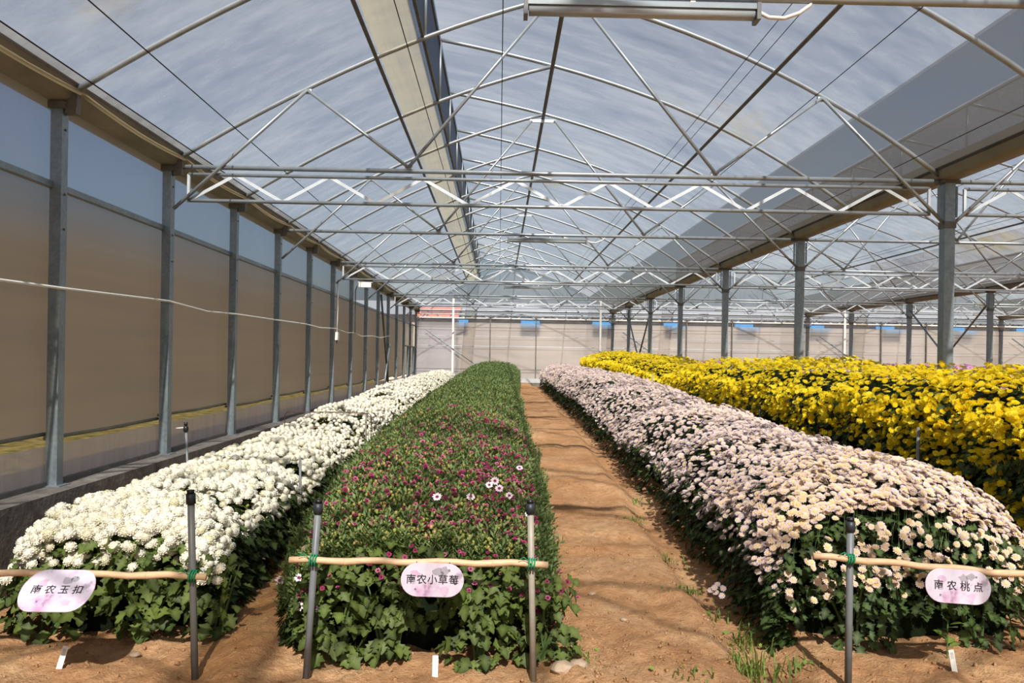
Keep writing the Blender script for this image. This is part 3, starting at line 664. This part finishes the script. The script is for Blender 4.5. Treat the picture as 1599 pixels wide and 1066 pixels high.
# the green bed with magenta flowers opening at its near end
GB = Bed((-1.30, 18.9), [(-2, -1.27), (1, -1.30), (8, -1.28), (20, -1.22)], [(-2, -.27), (1, -.26), (8, -.22), (20, .1)], [(-1.4, .44), (-.9, .55), (-.4, .66), (1, .70), (3, .73), (8, .83), (19, .97)], .05, .14, .06)
go = tag(empty('flower_bed', (-.75, 5, .2)), 'long green bed of budding chrysanthemums with magenta flowers at its near end', 'flower bed')
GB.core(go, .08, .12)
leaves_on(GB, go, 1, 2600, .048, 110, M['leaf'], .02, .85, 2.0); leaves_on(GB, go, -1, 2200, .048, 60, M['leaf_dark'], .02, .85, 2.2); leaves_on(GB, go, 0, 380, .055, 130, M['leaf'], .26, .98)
leaves_top(GB, go, 1800, .04, M['leaf'], 2.4, .10)
n = 30000; P, N, u = GB.top_points(n, 1.5); P[:, 2] += rng.uniform(-.10, -.02, n)
S = .085*rng.uniform(.7, 1.3, n)*(1+.02*np.clip(P[:, 1], 0, 18))
place('shoot', 'shoots', SHT, SHTL, off(go, P), frames(N*.35+np.array([0, 0, 1.])+jit(n, .2)), S, rng.random(n), M['shoot'], go, 0, 5.2)
for sd_ in (-1, 1):
    n = 5000; P, N, f = GB.side_points(n, sd_, 1.6, .45, 1.0); P += N*rng.uniform(-.05, .05, (n, 1))
    place('shoot', 'shoots', SHT, SHTL, off(go, P), frames(N*.45+np.array([0, 0, 1.])+jit(n, .25)), .075*rng.uniform(.7, 1.2, n)*(1+.02*np.clip(P[:, 1], 0, 18)), rng.random(n), M['shoot'], go, 0, 5.2)
n = 9000; P, N, u = GB.top_points(n, 2.1); P = P[P[:, 1] < 8]; n = len(P); P[:, 2] += rng.uniform(-.01, .05, n)
place('bud', 'buds', BUD, BUDL, off(go, P), frames(np.tile([0, 0, 1.], (n, 1))), .0088*rng.uniform(.7, 1.3, n), np.clip(rng.random(n)*.75+.3*(P[:, 1] < 1.5)*rng.random(n), 0, 1), M['bud'], go, 60)
n = 6000; t_ = rng.random(n); y = -1.28+4.0*t_**1.6; u = rng.random(n); x = GB.L(y)+u*(GB.Rr(y)-GB.L(y))
pr_ = np.clip(1.15-(y+1.0)/(2.0+1.6*u), 0, 1)*np.where(u > .45, 1, .42)*(.6+1.6*np.clip(vnoise(x, y, 3.2)+.25, 0, 1)); q = rng.random(n) < pr_*.62
y, u, x = y[q], u[q], x[q]; n = len(y); P = np.stack([x, y, GB.H(u, y)+rng.uniform(-.02, .065, n)], 1)
place('blossom', 'blossoms', MAG, MAG, off(go, P), frames(np.array([[0, -.35, 1.]]*n)+jit(n, .35)), .0125*rng.uniform(.65, 1.25, n), rng.random(n), M['magenta_petal'], go, 225)
n = 160; P, N, f = GB.side_points(n, 1, 3.5, .35, 1.0); P = P[P[:, 1] < .2]; n = len(P); P += np.array([1, 0, 0])*rng.uniform(-.02, .10, (n, 1))
place('blossom', 'blossoms', MAG, MAG, off(go, P), frames(np.array([[.5, -.4, .8]]*n)+jit(n, .35)), .012*rng.uniform(.7, 1.2, n), rng.random(n), M['magenta_petal'], go, 0)
n = 90; P, N, f = GB.side_points(n, 0, 1, .62, 1.0); P += N*rng.uniform(-.02, .06, (n, 1))
place('blossom', 'blossoms', MAG, MAG, off(go, P), frames(np.array([[0, -.8, .7]]*n)+jit(n, .3)), .0115*rng.uniform(.7, 1.2, n), rng.random(n), M['magenta_petal'], go, 60)
P = np.array([0, 0, .045])+np.array([(-.50, -1.02, .585), (-.475, -1.0, .60), (-.455, -1.02, .57), (-.41, -1.06, .545), (-.36, -.85, .64), (-.33, -1.25, .5), (-.72, -1.2, .56), (-1.27, -1.33, .245), (-1.19, -1.38, .14), (-1.255, -1.37, .14), (-1.37, -1.25, .21), (-.93, -1.25, .47), (-.58, -1.1, .545)]); n = len(P)
place('blossom', 'blossoms', OPN, OPN, off(go, P), frames(np.array([[0, -.75, .6]]*n)+jit(n, .15)), .021*rng.uniform(.85, 1.1, n), rng.random(n), M['open_petal'], go, n)

# the lilac and cream bed right of the path
KB = Bed((-1.12, 18.8), [(-2, .83), (0, .80), (20, .80)], [(-2, 1.95), (20, 1.88)], [(-1.2, .53), (-.6, .60), (.8, .61), (2.6, .66), (3.2, .62), (4.3, .72), (8, .86), (18, .92)], .10, .12, .08)
ko = tag(empty('flower_bed', (1.35, 5, .2)), 'bed of pale lilac and cream chrysanthemums right of the soil path', 'flower bed')
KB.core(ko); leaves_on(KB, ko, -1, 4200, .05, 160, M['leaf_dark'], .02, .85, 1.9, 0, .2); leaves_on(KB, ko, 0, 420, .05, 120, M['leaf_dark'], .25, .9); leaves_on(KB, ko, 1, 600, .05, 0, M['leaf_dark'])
leaves_top(KB, ko, 3500, .045, M['leaf_dark'])
n = 15500; P, N, u = KB.top_points(n, 1.5); P[:, 0] -= .12*np.clip(1-u*4, 0, 1)*rng.random(n); dens = vnoise(P[:, 0], P[:, 1], 3.0)+.7*vnoise(P[:, 0], P[:, 1], 8); keep = dens > -.36-.2*(P[:, 1] > 1)
P, N, u = P[keep], N[keep], u[keep]; n = len(P); P[:, 2] += rng.uniform(-.035, .03, n)
S = .0195*rng.uniform(.75, 1.2, n)*(1+.025*np.clip(P[:, 1], 0, 18))
hue = np.clip(.62-.16*(P[:, 1]+1)+.15*(u-.5)+.5*vnoise(P[:, 0], P[:, 1], 2)+rng.normal(0, .14, n), 0, 1)
place('blossom', 'blossoms', PNK, PNKL, off(ko, P), frames(N*.8+np.array([0, -.35, .4])+jit(n, .28)), S, hue, M['pink_petal'], ko, 290)
n = 3600; P, N, f = KB.side_points(n, -1, 1.35, .50, 1.0); q = rng.random(n) < (f-.35)*1.6; P, N, f = P[q], N[q], f[q]; n = len(P); P += N*rng.uniform(-.08, .13, (n, 1))*f[:, None]
hue = np.clip(.5-.16*(P[:, 1]+1)+rng.normal(0, .15, n), 0, 1)
place('blossom', 'blossoms', PNK, PNKL, off(ko, P), frames(N*.6+np.array([0, -.3, .8])+jit(n, .28)), .019*rng.uniform(.8, 1.15, n)*(1+.02*np.clip(P[:, 1], 0, 18)), hue, M['pink_petal'], ko, 0)
n = 260; P, N, f = KB.side_points(n, 0, 1, .42, 1.0); q = rng.random(n) < .25+f*.75; P, N, f = P[q], N[q], f[q]; n = len(P); P += N*(rng.uniform(-.05, .07, n)+.42*(f-.3)*rng.random(n))[:, None]; P[:, 2] -= .05*rng.random(n)
place('blossom', 'blossoms', PNK, PNKL, off(ko, P), frames(N*.8+np.array([0, 0, .6])+jit(n, .25)), .0195*rng.uniform(.8, 1.15, n), .6+.4*rng.random(n), M['pink_petal'], ko, 0)
stems_top(KB, ko, 1200, M['stem'])
P = np.array([(.60, -.75, .10), (.585, -.74, .085), (.61, -.74, .075), (.635, -.76, .065), (.62, -.73, .11), (.645, -.74, .095)])
place('blossom', 'blossoms', PNK, PNK, off(ko, P), frames(np.array([[-.3, -.6, .6]]*6)+jit(6, .2)), np.full(6, .018), np.full(6, .3), M['pink_petal'], ko, 6)
ob = MB()
for p in P: ob.tube([(p[0]-1.35, p[1]-5, p[2]-.2), (.72-1.35, -.70-5, .06-.2), (.86-1.35, -.68-5, .08-.2)], .0025, 4)
ob.build('stem', M['stem'], ko)

# the tall yellow bed under the first column row
YB = Bed((-1.0, 18.2), [(-2, 2.2), (8, 2.15), (19, 1.92)], [(-2, 3.35), (19, 3.15)], [(-1.2, 1.10), (0, 1.13), (1.5, 1.10), (3.4, 1.16), (5.8, 1.14), (7.9, 1.04), (9.2, 1.12), (12.5, 1.26), (19, 1.32)], .06, .10, .11)
yo = tag(empty('flower_bed', (2.7, 5, .2)), 'tall bed of bright yellow chrysanthemums under the column row', 'flower bed')
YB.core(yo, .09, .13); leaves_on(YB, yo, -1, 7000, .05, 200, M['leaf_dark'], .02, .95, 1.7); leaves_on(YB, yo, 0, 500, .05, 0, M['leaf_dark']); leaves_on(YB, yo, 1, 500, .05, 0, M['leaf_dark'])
leaves_top(YB, yo, 2600, .045, M['leaf_dark'])
n = 9000; P, N, u = YB.top_points(n, 1.35); P[:, 2] += rng.uniform(-.05, .03, n); S = .0215*rng.uniform(.75, 1.2, n)*(1+.025*np.clip(P[:, 1], 0, 18))
place('blossom', 'blossoms', YEL, YELL, off(yo, P), frames(N*.7+np.array([0, -.35, .4])+jit(n, .35)), S, rng.random(n), M['yellow_petal'], yo, 120)
n = 13000; P, N, f = YB.side_points(n, -1, 1.35, .15, 1.0); cl = vnoise(P[:, 1], P[:, 2], 5)+.7*vnoise(P[:, 1], P[:, 2], 13)
q = rng.random(n) < np.clip((f-.42)*2.6+cl*1.2, .0, 1); P, N, f = P[q], N[q], f[q]; n = len(P); P += N*rng.uniform(-.06, .09, (n, 1))
place('blossom', 'blossoms', YEL, YELL, off(yo, P), frames(N*.55+np.array([0, -.65, .65])+jit(n, .35)), .0225*rng.uniform(.75, 1.2, n)*(1+.02*np.clip(P[:, 1], 0, 18)), rng.random(n), M['yellow_petal'], yo, 180)

# beds of the second bay, only their tops show over the yellow
for (x0, x1, z0, m, lab, yr) in ((4.0, 4.9, 1.10, 'purple_petal', 'bed of purple chrysanthemums behind the yellow bed', (2, 17)), (5.3, 6.3, 1.02, 'white_petal', 'second bed of white chrysanthemums beyond the yellow and purple beds', (1, 17)), (6.9, 7.9, 1.05, 'purple_petal', 'far bed of dusky purple chrysanthemums beyond the second white bed', (3, 17))):
    B = Bed(yr, [(-2, x0), (20, x0)], [(-2, x1), (20, x1)], [(0, z0), (19, z0+.03)], .05, .1, .05)
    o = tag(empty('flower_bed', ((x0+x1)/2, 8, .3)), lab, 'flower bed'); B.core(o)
    n = 2600; P, N, u = B.top_points(n, 1.2); P[:, 2] += rng.uniform(-.03, .04, n)
    place('blossom', 'blossoms', YELL, YELL, off(o, P), frames(N+np.array([0, -.4, 0])+jit(n, .3)), .034*rng.uniform(.8, 1.2, n), rng.random(n), M[m], o, 60)
    leaves_on(B, o, -1, 500, .07, 0, M['leaf_dark'])

# single plants at the near ends of the beds
def plant(x, y, w, d, h, nleaf, size, label, mat='leaf', fl=None, nfl=0, group=None):
    o = tag(empty('chrysanthemum_plant', (x, y, float(zg(x, y)))), label, 'plant', group)
    st = MB()
    for k in range(7):
        a = rng.uniform(0, 6.28); st.tube([(rng.normal(0, .02), rng.normal(0, .02), -.02), (.5*w*math.cos(a)*.5, .4*d*math.sin(a)*.5, h*.5), (.5*w*math.cos(a)*.9, .5*d*math.sin(a)*.9, h*rng.uniform(.8, 1))], [.006, .005, .003], 5)
    st.build('stem', M['stem'], o)
    n = nleaf; a = rng.uniform(-2.9, -.25, n); f = rng.random(n)**.9; rad = (.75+.25*np.sin(np.clip(f*2.6, 0, 3.1)))*rng.uniform(.7, 1.0, n)
    P = np.stack([w/2*rad*np.cos(a), d/2*rad*np.sin(a), .03+f*h], 1); Nn = np.stack([np.cos(a)*.8, np.sin(a), 0*a], 1)
    tip = Nn*.7+np.array([0, 0, -.8])+jit(n, .4); nn = Nn*.8+np.array([0, 0, .6])+jit(n, .28)
    singles('leaf', LEAF, P, frames(nn, tip=tip), size*rng.uniform(.7, 1.25, n)*(1.15-.35*f), rng.random(n), M[mat], o)
    if nfl:
        a = rng.uniform(-2.6, -.5, nfl); P = np.stack([w/2*np.cos(a)*rng.uniform(.4, 1, nfl), d/2*np.sin(a), h*rng.uniform(.8, 1.05, nfl)], 1)
        singles('blossom', fl[0], P, frames(np.array([[0, -.7, .7]]*nfl)+jit(nfl, .25)), fl[2]*rng.uniform(.8, 1.15, nfl), fl[3]+(1-fl[3])*rng.random(nfl), M[fl[1]], o)
    return o
wf = (POM, 'white_petal', .027, .3); mf = (MAG, 'magenta_petal', .012, 0.); kf = (PNK, 'pink_petal', .0195, .6)
plant(-2.40, -1.10, .40, .30, .30, 80, .062, 'leafy green plant left of the gap under the white bed plaque', 'leaf', wf, 2)
plant(-1.98, -1.12, .36, .26, .33, 80, .062, 'leafy green plant behind the bamboo bar right of the white bed plaque', 'leaf', wf, 1)
plant(-1.68, -1.12, .26, .26, .34, 60, .058, 'leafy plant at the corner stake of the white bed with a few white pompons', 'leaf', wf, 5)
plant(-1.12, -1.36, .30, .24, .36, 80, .058, 'leafy plant beside the left stake of the middle plaque', 'leaf', mf, 3)
plant(-.90, -1.33, .26, .22, .36, 60, .056, 'leafy plant left of the dark gap under the middle plaque', 'leaf', mf, 3)
plant(-.54, -1.37, .32, .26, .37, 90, .058, 'leafy plant right of the white tag under the middle plaque', 'leaf', mf, 5)
plant(-.27, -1.33, .34, .28, .34, 90, .05, 'leafy plant sprawling round the right stake of the middle plaque', 'leaf', mf, 12)
plant(1.12, -1.12, .40, .32, .36, 100, .048, 'dark leafy plant with cream flowers at the stake of the lilac bed', 'leaf_dark', kf, 26)
plant(1.66, -1.14, .36, .28, .34, 80, .048, 'dark leafy plant right of the white tag under the lilac bed plaque', 'leaf_dark', kf, 5)
o = tag(empty('seedling', (1.43, -1.30, float(zg(1.43, -1.30)))), 'small bright green seedling by the white tag of the lilac bed', 'seedling')
n = 9; a = np.linspace(0, 5.6, n); P = np.stack([.008*np.cos(a), .008*np.sin(a), .05+.012*np.arange(n)], 1); nn = np.stack([-np.cos(a)*.4, -np.sin(a)*.4, 1+0*a], 1)
singles('leaf', LEAFL, P, frames(nn, tip=np.stack([np.cos(a), np.sin(a), 0*a+.2], 1)), np.full(n, .05), rng.random(n), M['weed'], o)
MB().tube([(0, 0, -.01), (0, 0, .16)], .003, 5).build('stem', M['stem'], o)

# ------------------------------------------------------------------ stakes, bamboo bars, plaques, tags
def stake(base, top, r, mat, label, cap=True, group=None):
    o = tag(empty('stake', base), label, 'stake', group); d = Vector(top)-Vector(base); u_ = d.normalized()
    MB().tube([-u_*.03, d], r, 10).build('pipe', M[mat], o, True)
    if cap:
        cp = MB().tube([d-u_*.035, d+u_*.004], r*1.35, 10).build('cap', M['cap'], o, True)
        MB().tube([d+u_*.004, d+u_*.018], r*1.05, 10).build('cap_tip', M['black_plastic'], cp, True)
    return o
YS = -1.56
def zq(x, y): return float(zg(x, y))
stake((-1.599, YS, zq(-1.599, YS)), (-1.626, YS, 0.665), .0135, 'grey_pvc', 'grey pipe stake at the right end of the white bed bar')
stake((-1.18, YS, zq(-1.18, YS)), (-1.143, YS, 0.635), .0135, 'grey_pvc', 'leaning grey pipe stake left of the middle plaque')
stake((-0.315, YS, zq(-0.315, YS)), (-0.337, YS, 0.644), .0125, 'pale_pvc', 'pale pipe stake right of the middle plaque')
stake((0.896, YS, zq(0.896, YS)), (0.896, YS, 0.591), .0135, 'grey_pvc', 'grey pipe stake at the left end of the lilac bed bar')
stake((-1.68, .35, zq(-1.68, .35)), (-1.69, .35, .56), .008, 'grey_pvc', 'thin grey rod along the right side of the white bed', False)
stake((-1.66, 2.6, zq(-1.66, 2.6)), (-1.66, 2.6, .66), .008, 'pale_pvc', 'short rod top poking from the white bed beside the green bed', False)
stake((2.06, 3.0, zq(2.06, 3)), (2.06, 3.0, .80), .009, 'cap', 'dark rod before the yellow bed, far from the camera', False)
stake((2.10, .2, zq(2.1, .2)), (2.10, .2, .82), .010, 'grey_pvc', 'grey pipe before the yellow bed near the right edge', False)
stake((2.04, 8.2, zq(2.04, 8.2)), (2.04, 8.2, .98), .012, 'pale_pvc', 'pale rod between the lilac bed and the yellow bed', False)
sp = tag(empty('sprinkler', (-2.46, .6, .1)), 'black headed sprinkler on a thin rod in the white bed', 'sprinkler')
MB().tube([(0, 0, -.05), (-.035, 0, .60)], .008, 8).build('riser', M['grey_pvc'], sp, True)
MB().tube([(-.035, 0, .59), (-.036, 0, .60), (-.036, 0, .62), (-.036, 0, .632)], [.014, .017, .017, .008], 8).build('nozzle', M['black_plastic'], sp, True)
MB().tube([(-.036, 0, .632), (-.037, 0, .652)], .012, 8).build('deflector', M['black_plastic'], sp, True)
MB().tube([(-.036, 0, .618), (-.1, 0, .612)], .004, 5).build('arm', M['white_pvc'], sp, True)
def hoop(x0, x1, y, z, h, label):
    o = tag(empty('wire_hoop', ((x0+x1)/2, y, z-h)), label, 'wire hoop'); w = (x1-x0)/2
    MB().tube([(-w-.01, 0, 0), (-w, 0, h-.02), (-w+.02, 0, h), (0, 0, h+.008), (w-.02, 0, h), (w, 0, h-.02), (w+.005, 0, 0)], .004, 6).build('wire', M['rust'], o, True)
hoop(-2.365, -1.6, 2.5, .69, .5, 'thin rusty wire hoop standing across the white bed')
hoop(1.36, 2.17, 3.2, .70, .5, 'thin rusty wire hoop across the lilac bed towards the yellow bed')
def bbar(p, q, r, label):
    m = (Vector(p)+Vector(q))/2; o = tag(empty('bamboo_bar', m), label, 'bar'); p = Vector(p)-m; q = Vector(q)-m; n = 14
    pts = [p.lerp(q, i/n)+Vector((0, 0, .004*math.sin(i*1.7))) for i in range(n+1)]
    MB().tube(pts, [r*(1.12 if i in (3, 7, 11) else 1) for i in range(n+1)], 10).build('pole', M['bamboo'], o, True)
    for i in (3, 7, 11): MB().tube([pts[i]-Vector((.004, 0, 0)), pts[i]+Vector((.004, 0, 0))], r*1.18, 10).build('node', M['bamboo'], o, True)
    return o
def tie(o, x, y, z, r=.016):
    L = o.location
    for k in range(3):
        pts = [(x-L.x+.010*(k-1)+.003*math.sin(a), y-L.y+r*1.25*math.cos(a), z-L.z+r*1.25*math.sin(a)) for a in np.linspace(0, 6.28, 11)]
        MB().tube(pts, .0035, 5).build('string_tie', M['green_string'], o, True)
    MB().tube([(x-L.x, y-L.y-r, z-L.z), (x-L.x-.03, y-L.y-r*1.4, z-L.z+.03), (x-L.x-.05, y-L.y-r*1.4, z-L.z+.02)], .002, 4).build('string_end', M['green_string'], o, True)
YBAR = -1.585
b1 = bbar((-2.57, YBAR, 0.368), (-1.554, YBAR, 0.364), .0125, 'bamboo bar across the front of the white bed'); tie(b1, -1.603, YBAR, 0.364)
b2 = bbar((-1.243, YBAR, 0.428), (-0.267, YBAR, 0.424), .0125, 'bamboo bar across the front of the green bed'); tie(b2, -1.154, YBAR, 0.428); tie(b2, -0.33, YBAR, 0.424)
b3 = bbar((0.744, YBAR, 0.466), (1.695, YBAR, 0.393), .0125, 'bamboo bar across the front of the lilac bed'); tie(b3, 0.885, YBAR, 0.456, .014)
def text_mesh(body, size):
    cu = bpy.data.curves.new('lettering', 'FONT'); cu.body = body; cu.size = size; cu.align_x = 'CENTER'; cu.align_y = 'CENTER'; cu.extrude = .0006; cu.offset = size*.007; cu.space_character = 1.0+.55*(len(body) < 5)+.1; cu.resolution_u = 3
    ob = bpy.data.objects.new('lettering', cu); COL.objects.link(ob); bpy.context.view_layer.update()
    me = bpy.data.meshes.new_from_object(ob.evaluated_get(bpy.context.evaluated_depsgraph_get())); bpy.data.objects.remove(ob)
    me.materials.clear(); me.materials.append(M['ink']); return me
def plaque(c, w, h, tilt, roll, body, size, label):
    """stadium-shaped plate in the XZ plane facing -Y, tilt leans its top away"""
    o = tag(empty('name_plaque', c), label, 'plaque', 'name plaques on the bamboo bars'); o.rotation_euler = (-tilt, roll, 0)
    r = h/2; rx = min(r, .066); n = 14; out = [((w/2-rx)+rx*math.cos(a), r*math.sin(a)) for a in np.linspace(-math.pi/2, math.pi/2, n)]+[(-(w/2-rx)+rx*math.cos(a), r*math.sin(a)) for a in np.linspace(math.pi/2, 1.5*math.pi, n)]
    m = len(out); v = []
    for s, y in ((.985, -.002), (1, -.0012), (1, .002)): v += [(x*s, y, z*s) for x, z in out]
    f = [tuple(range(m))]+[(k*m+(i+1) % m, k*m+i, (k+1)*m+i, (k+1)*m+(i+1) % m) for k in range(2) for i in range(m)]+[tuple(range(3*m-1, 2*m-1, -1))]
    pl = MB().add(v, f).build('plate', M['plaque'], o)
    for nm, c0, pts, mt in (('ink_wash', (.022, .030), 11, 'wash_grey'), ('ink_wash', (.048, .036), 9, 'wash_grey'), ('ink_wash', (.052, -.038), 9, 'wash_pink'), ('ink_wash', (-.062, .022), 9, 'wash_pink')):
        a = np.linspace(0, 6.28, pts, endpoint=False); rad = rng.uniform(.008, .02, pts)
        MB().add([(c0[0]+r_*1.25*math.cos(q), -.00215, c0[1]*h/.126+r_*math.sin(q)) for q, r_ in zip(a, rad)], [tuple(range(pts))]).build(nm, M[mt], pl)
    me = text_mesh(body, size); tx = link('lettering', me, pl); tx.rotation_euler = (R(90), 0, 0); tx.location = (0, -.0026, 0)
    for sx in (-1, 1):
        MB().tube([(sx*(w/2-r*.9), -.003, -r*.55 if sx < 0 else r*.62), (sx*(w/2-r*.9), -.0015, -r*.55 if sx < 0 else r*.62)], .004, 8).build('hole', M['grey_pvc'], o)
        MB().tube([(sx*(w/2-r*.9), .003, r*.8), (sx*(w/2-r*.9), .012, r*1.05)], .0018, 5).build('wire_tie', M['wire'], o)
    return o
plaque((-2.07, -1.655, 0.325), .265, .176, R(49), 0, '南农玉扣', .038, 'plaque with four characters, leaning back on the white bed bar')
plaque((-0.702, -1.612, 0.366), .236, .124, R(4), R(1), '南农小草莓', .038, 'plaque with five characters on the green bed bar')
plaque((1.285, -1.615, 0.364), .252, .126, R(9), R(3.5), '南农桃点', .038, 'plaque with four characters on the lilac bed bar')
for x, y, tl, lab in ((-2.165, -1.46, .22, 'white tag stuck in the soil below the white bed plaque'), (-.695, -1.5, .0, 'white tag stuck in the soil below the green bed plaque'), (1.375, -1.45, -.12, 'white tag stuck in the soil below the lilac bed plaque')):
    o = tag(empty('plant_tag', (x, y, zq(x, y))), lab, 'tag', 'white plant tags'); o.rotation_euler = (-.15, tl, 0)
    MB().box((-.011, -.001, -.02), (.011, .001, .085)).build('blade', M['white_tag'], o)
    MB().box((-.006, -.0016, .05), (.006, -.001, .075)).build('note_mark', simple('tag_mark', (214, 214, 214)), o)

# ------------------------------------------------------------------ stones, board, weeds
def stone(x, y, s, label, group='stones by the middle bed'):
    me = bpy.data.meshes.new('stone'); import bmesh
    bm = bmesh.new(); bmesh.ops.create_icosphere(bm, subdivisions=2, radius=s)
    for v in bm.verts: v.co = v.co*(1+rng.normal(0, .07)); v.co.z *= .62; v.co.x *= 1.2
    bm.to_mesh(me); bm.free(); me.materials.append(M['stone'])
    tag(link('stone', me), label, 'stone', group).location = (x, y, zq(x, y)+s*.25)
stone(-.20, -1.53, .042, 'larger pale stone by the foot of the pale stake'); stone(-.135, -1.50, .03, 'smaller buff stone right of the larger pale stone')
stone(.02, -.62, .016, 'small stone lying on the soil path', 'loose stones'); stone(-1.93, -1.33, .018, 'small grey clod before the white bed', 'loose stones'); stone(.12, -1.0, .014, 'tiny stone near the end of the path', 'loose stones')
tag(MB().box((-2.22, -1.80, -.045), (-1.98, -1.672, -.012)).build('board', M['board']), 'pale wooden board lying on the soil at the bottom edge', 'board')
def tuft(x, y, n, h, label, wide=.05):
    o = tag(empty('grass_tuft', (x, y, zq(x, y))), label, 'grass tuft', 'grass tufts beside the path'); V = []; F = []; T = []
    for k in range(n):
        a = rng.uniform(0, 6.28); L = h*rng.uniform(.5, 1.1); lean = rng.uniform(.2, .9); b = np.array([rng.normal(0, wide), rng.normal(0, wide*.8), -.01]); d = np.array([math.cos(a), math.sin(a), 0]); s = np.array([-math.sin(a), math.cos(a), 0])*.0035
        q = len(V)
        V += [b-s, b+s, b+d*L*lean*.35+np.array([0, 0, L*.65])-s*.8, b+d*L*lean*.35+np.array([0, 0, L*.65])+s*.8, b+d*L*lean+np.array([0, 0, L*(1-.45*lean)])]; T += [.2, .2, 0, 0, .3]
        F += [(q, q+1, q+3), (q, q+3, q+2), (q+2, q+3, q+4)]
    ob = link('blades', trimesh('blades', np.array(V), np.array(F), M['weed'], np.array(T), rng.random(len(V)).repeat(1)), o); ob['kind'] = 'stuff'
    m = n//4; P = np.stack([rng.normal(0, wide*1.2, m), rng.normal(0, wide, m), rng.uniform(.005, h*.4, m)], 1)
    singles('leaf', LEAFL, P, frames(np.array([[0, -.3, 1.]]*m)+jit(m, .4)), .022*rng.uniform(.7, 1.3, m), rng.random(m), M['weed'], o)
for x, y, n, h, lab, w in ((.57, -1.38, 90, .13, 'largest grass tuft at the bottom edge beside the path', .075), (.66, -1.02, 40, .14, 'tall thin grass tuft just behind the largest tuft', .06), (.50, -.62, 40, .05, 'low bright weed patch on the right edge of the path', .06), (.60, -.72, 36, .07, 'weed tuft beside the fallen lilac flowers', .05), (.50, -.05, 36, .05, 'small green weeds at the path edge beyond the fallen flowers', .06), (.46, .75, 36, .05, 'weeds in the furrow further along the lilac bed', .07), (.60, 1.5, 30, .06, 'furthest bright weeds under the lilac bed', .06), (.82, -1.32, 24, .08, 'sparse weeds left of the lilac bed stake', .05), (-.12, -1.42, 24, .05, 'low weeds right of the pale stake', .05), (.30, -1.62, 14, .05, 'few blades at the bottom of the path', .04)):
    tuft(x, y, n, h, lab, w)

# crumbs of soil scattered over the near ground
n = 2600; x = np.concatenate([rng.uniform(-2.6, 2.0, n//2), rng.uniform(-.2, .8, n-n//2)]); y = np.concatenate([rng.uniform(-1.95, -.9, n//2), -1.9+4*rng.random(n-n//2)**1.7])
P = np.stack([x, y, zg(x, y)], 1); cl_s = .011*rng.random(n)**2.2+.0025
o = merged('soil_crumbs', [T_bud(4), T_bud(5)], P, frames(rng.normal(0, 1, (n, 3))), cl_s, rng.random(n), M['soil'], None, False)
tag(o, 'loose crumbs of soil on the near ground', 'soil crumbs', kind='stuff')
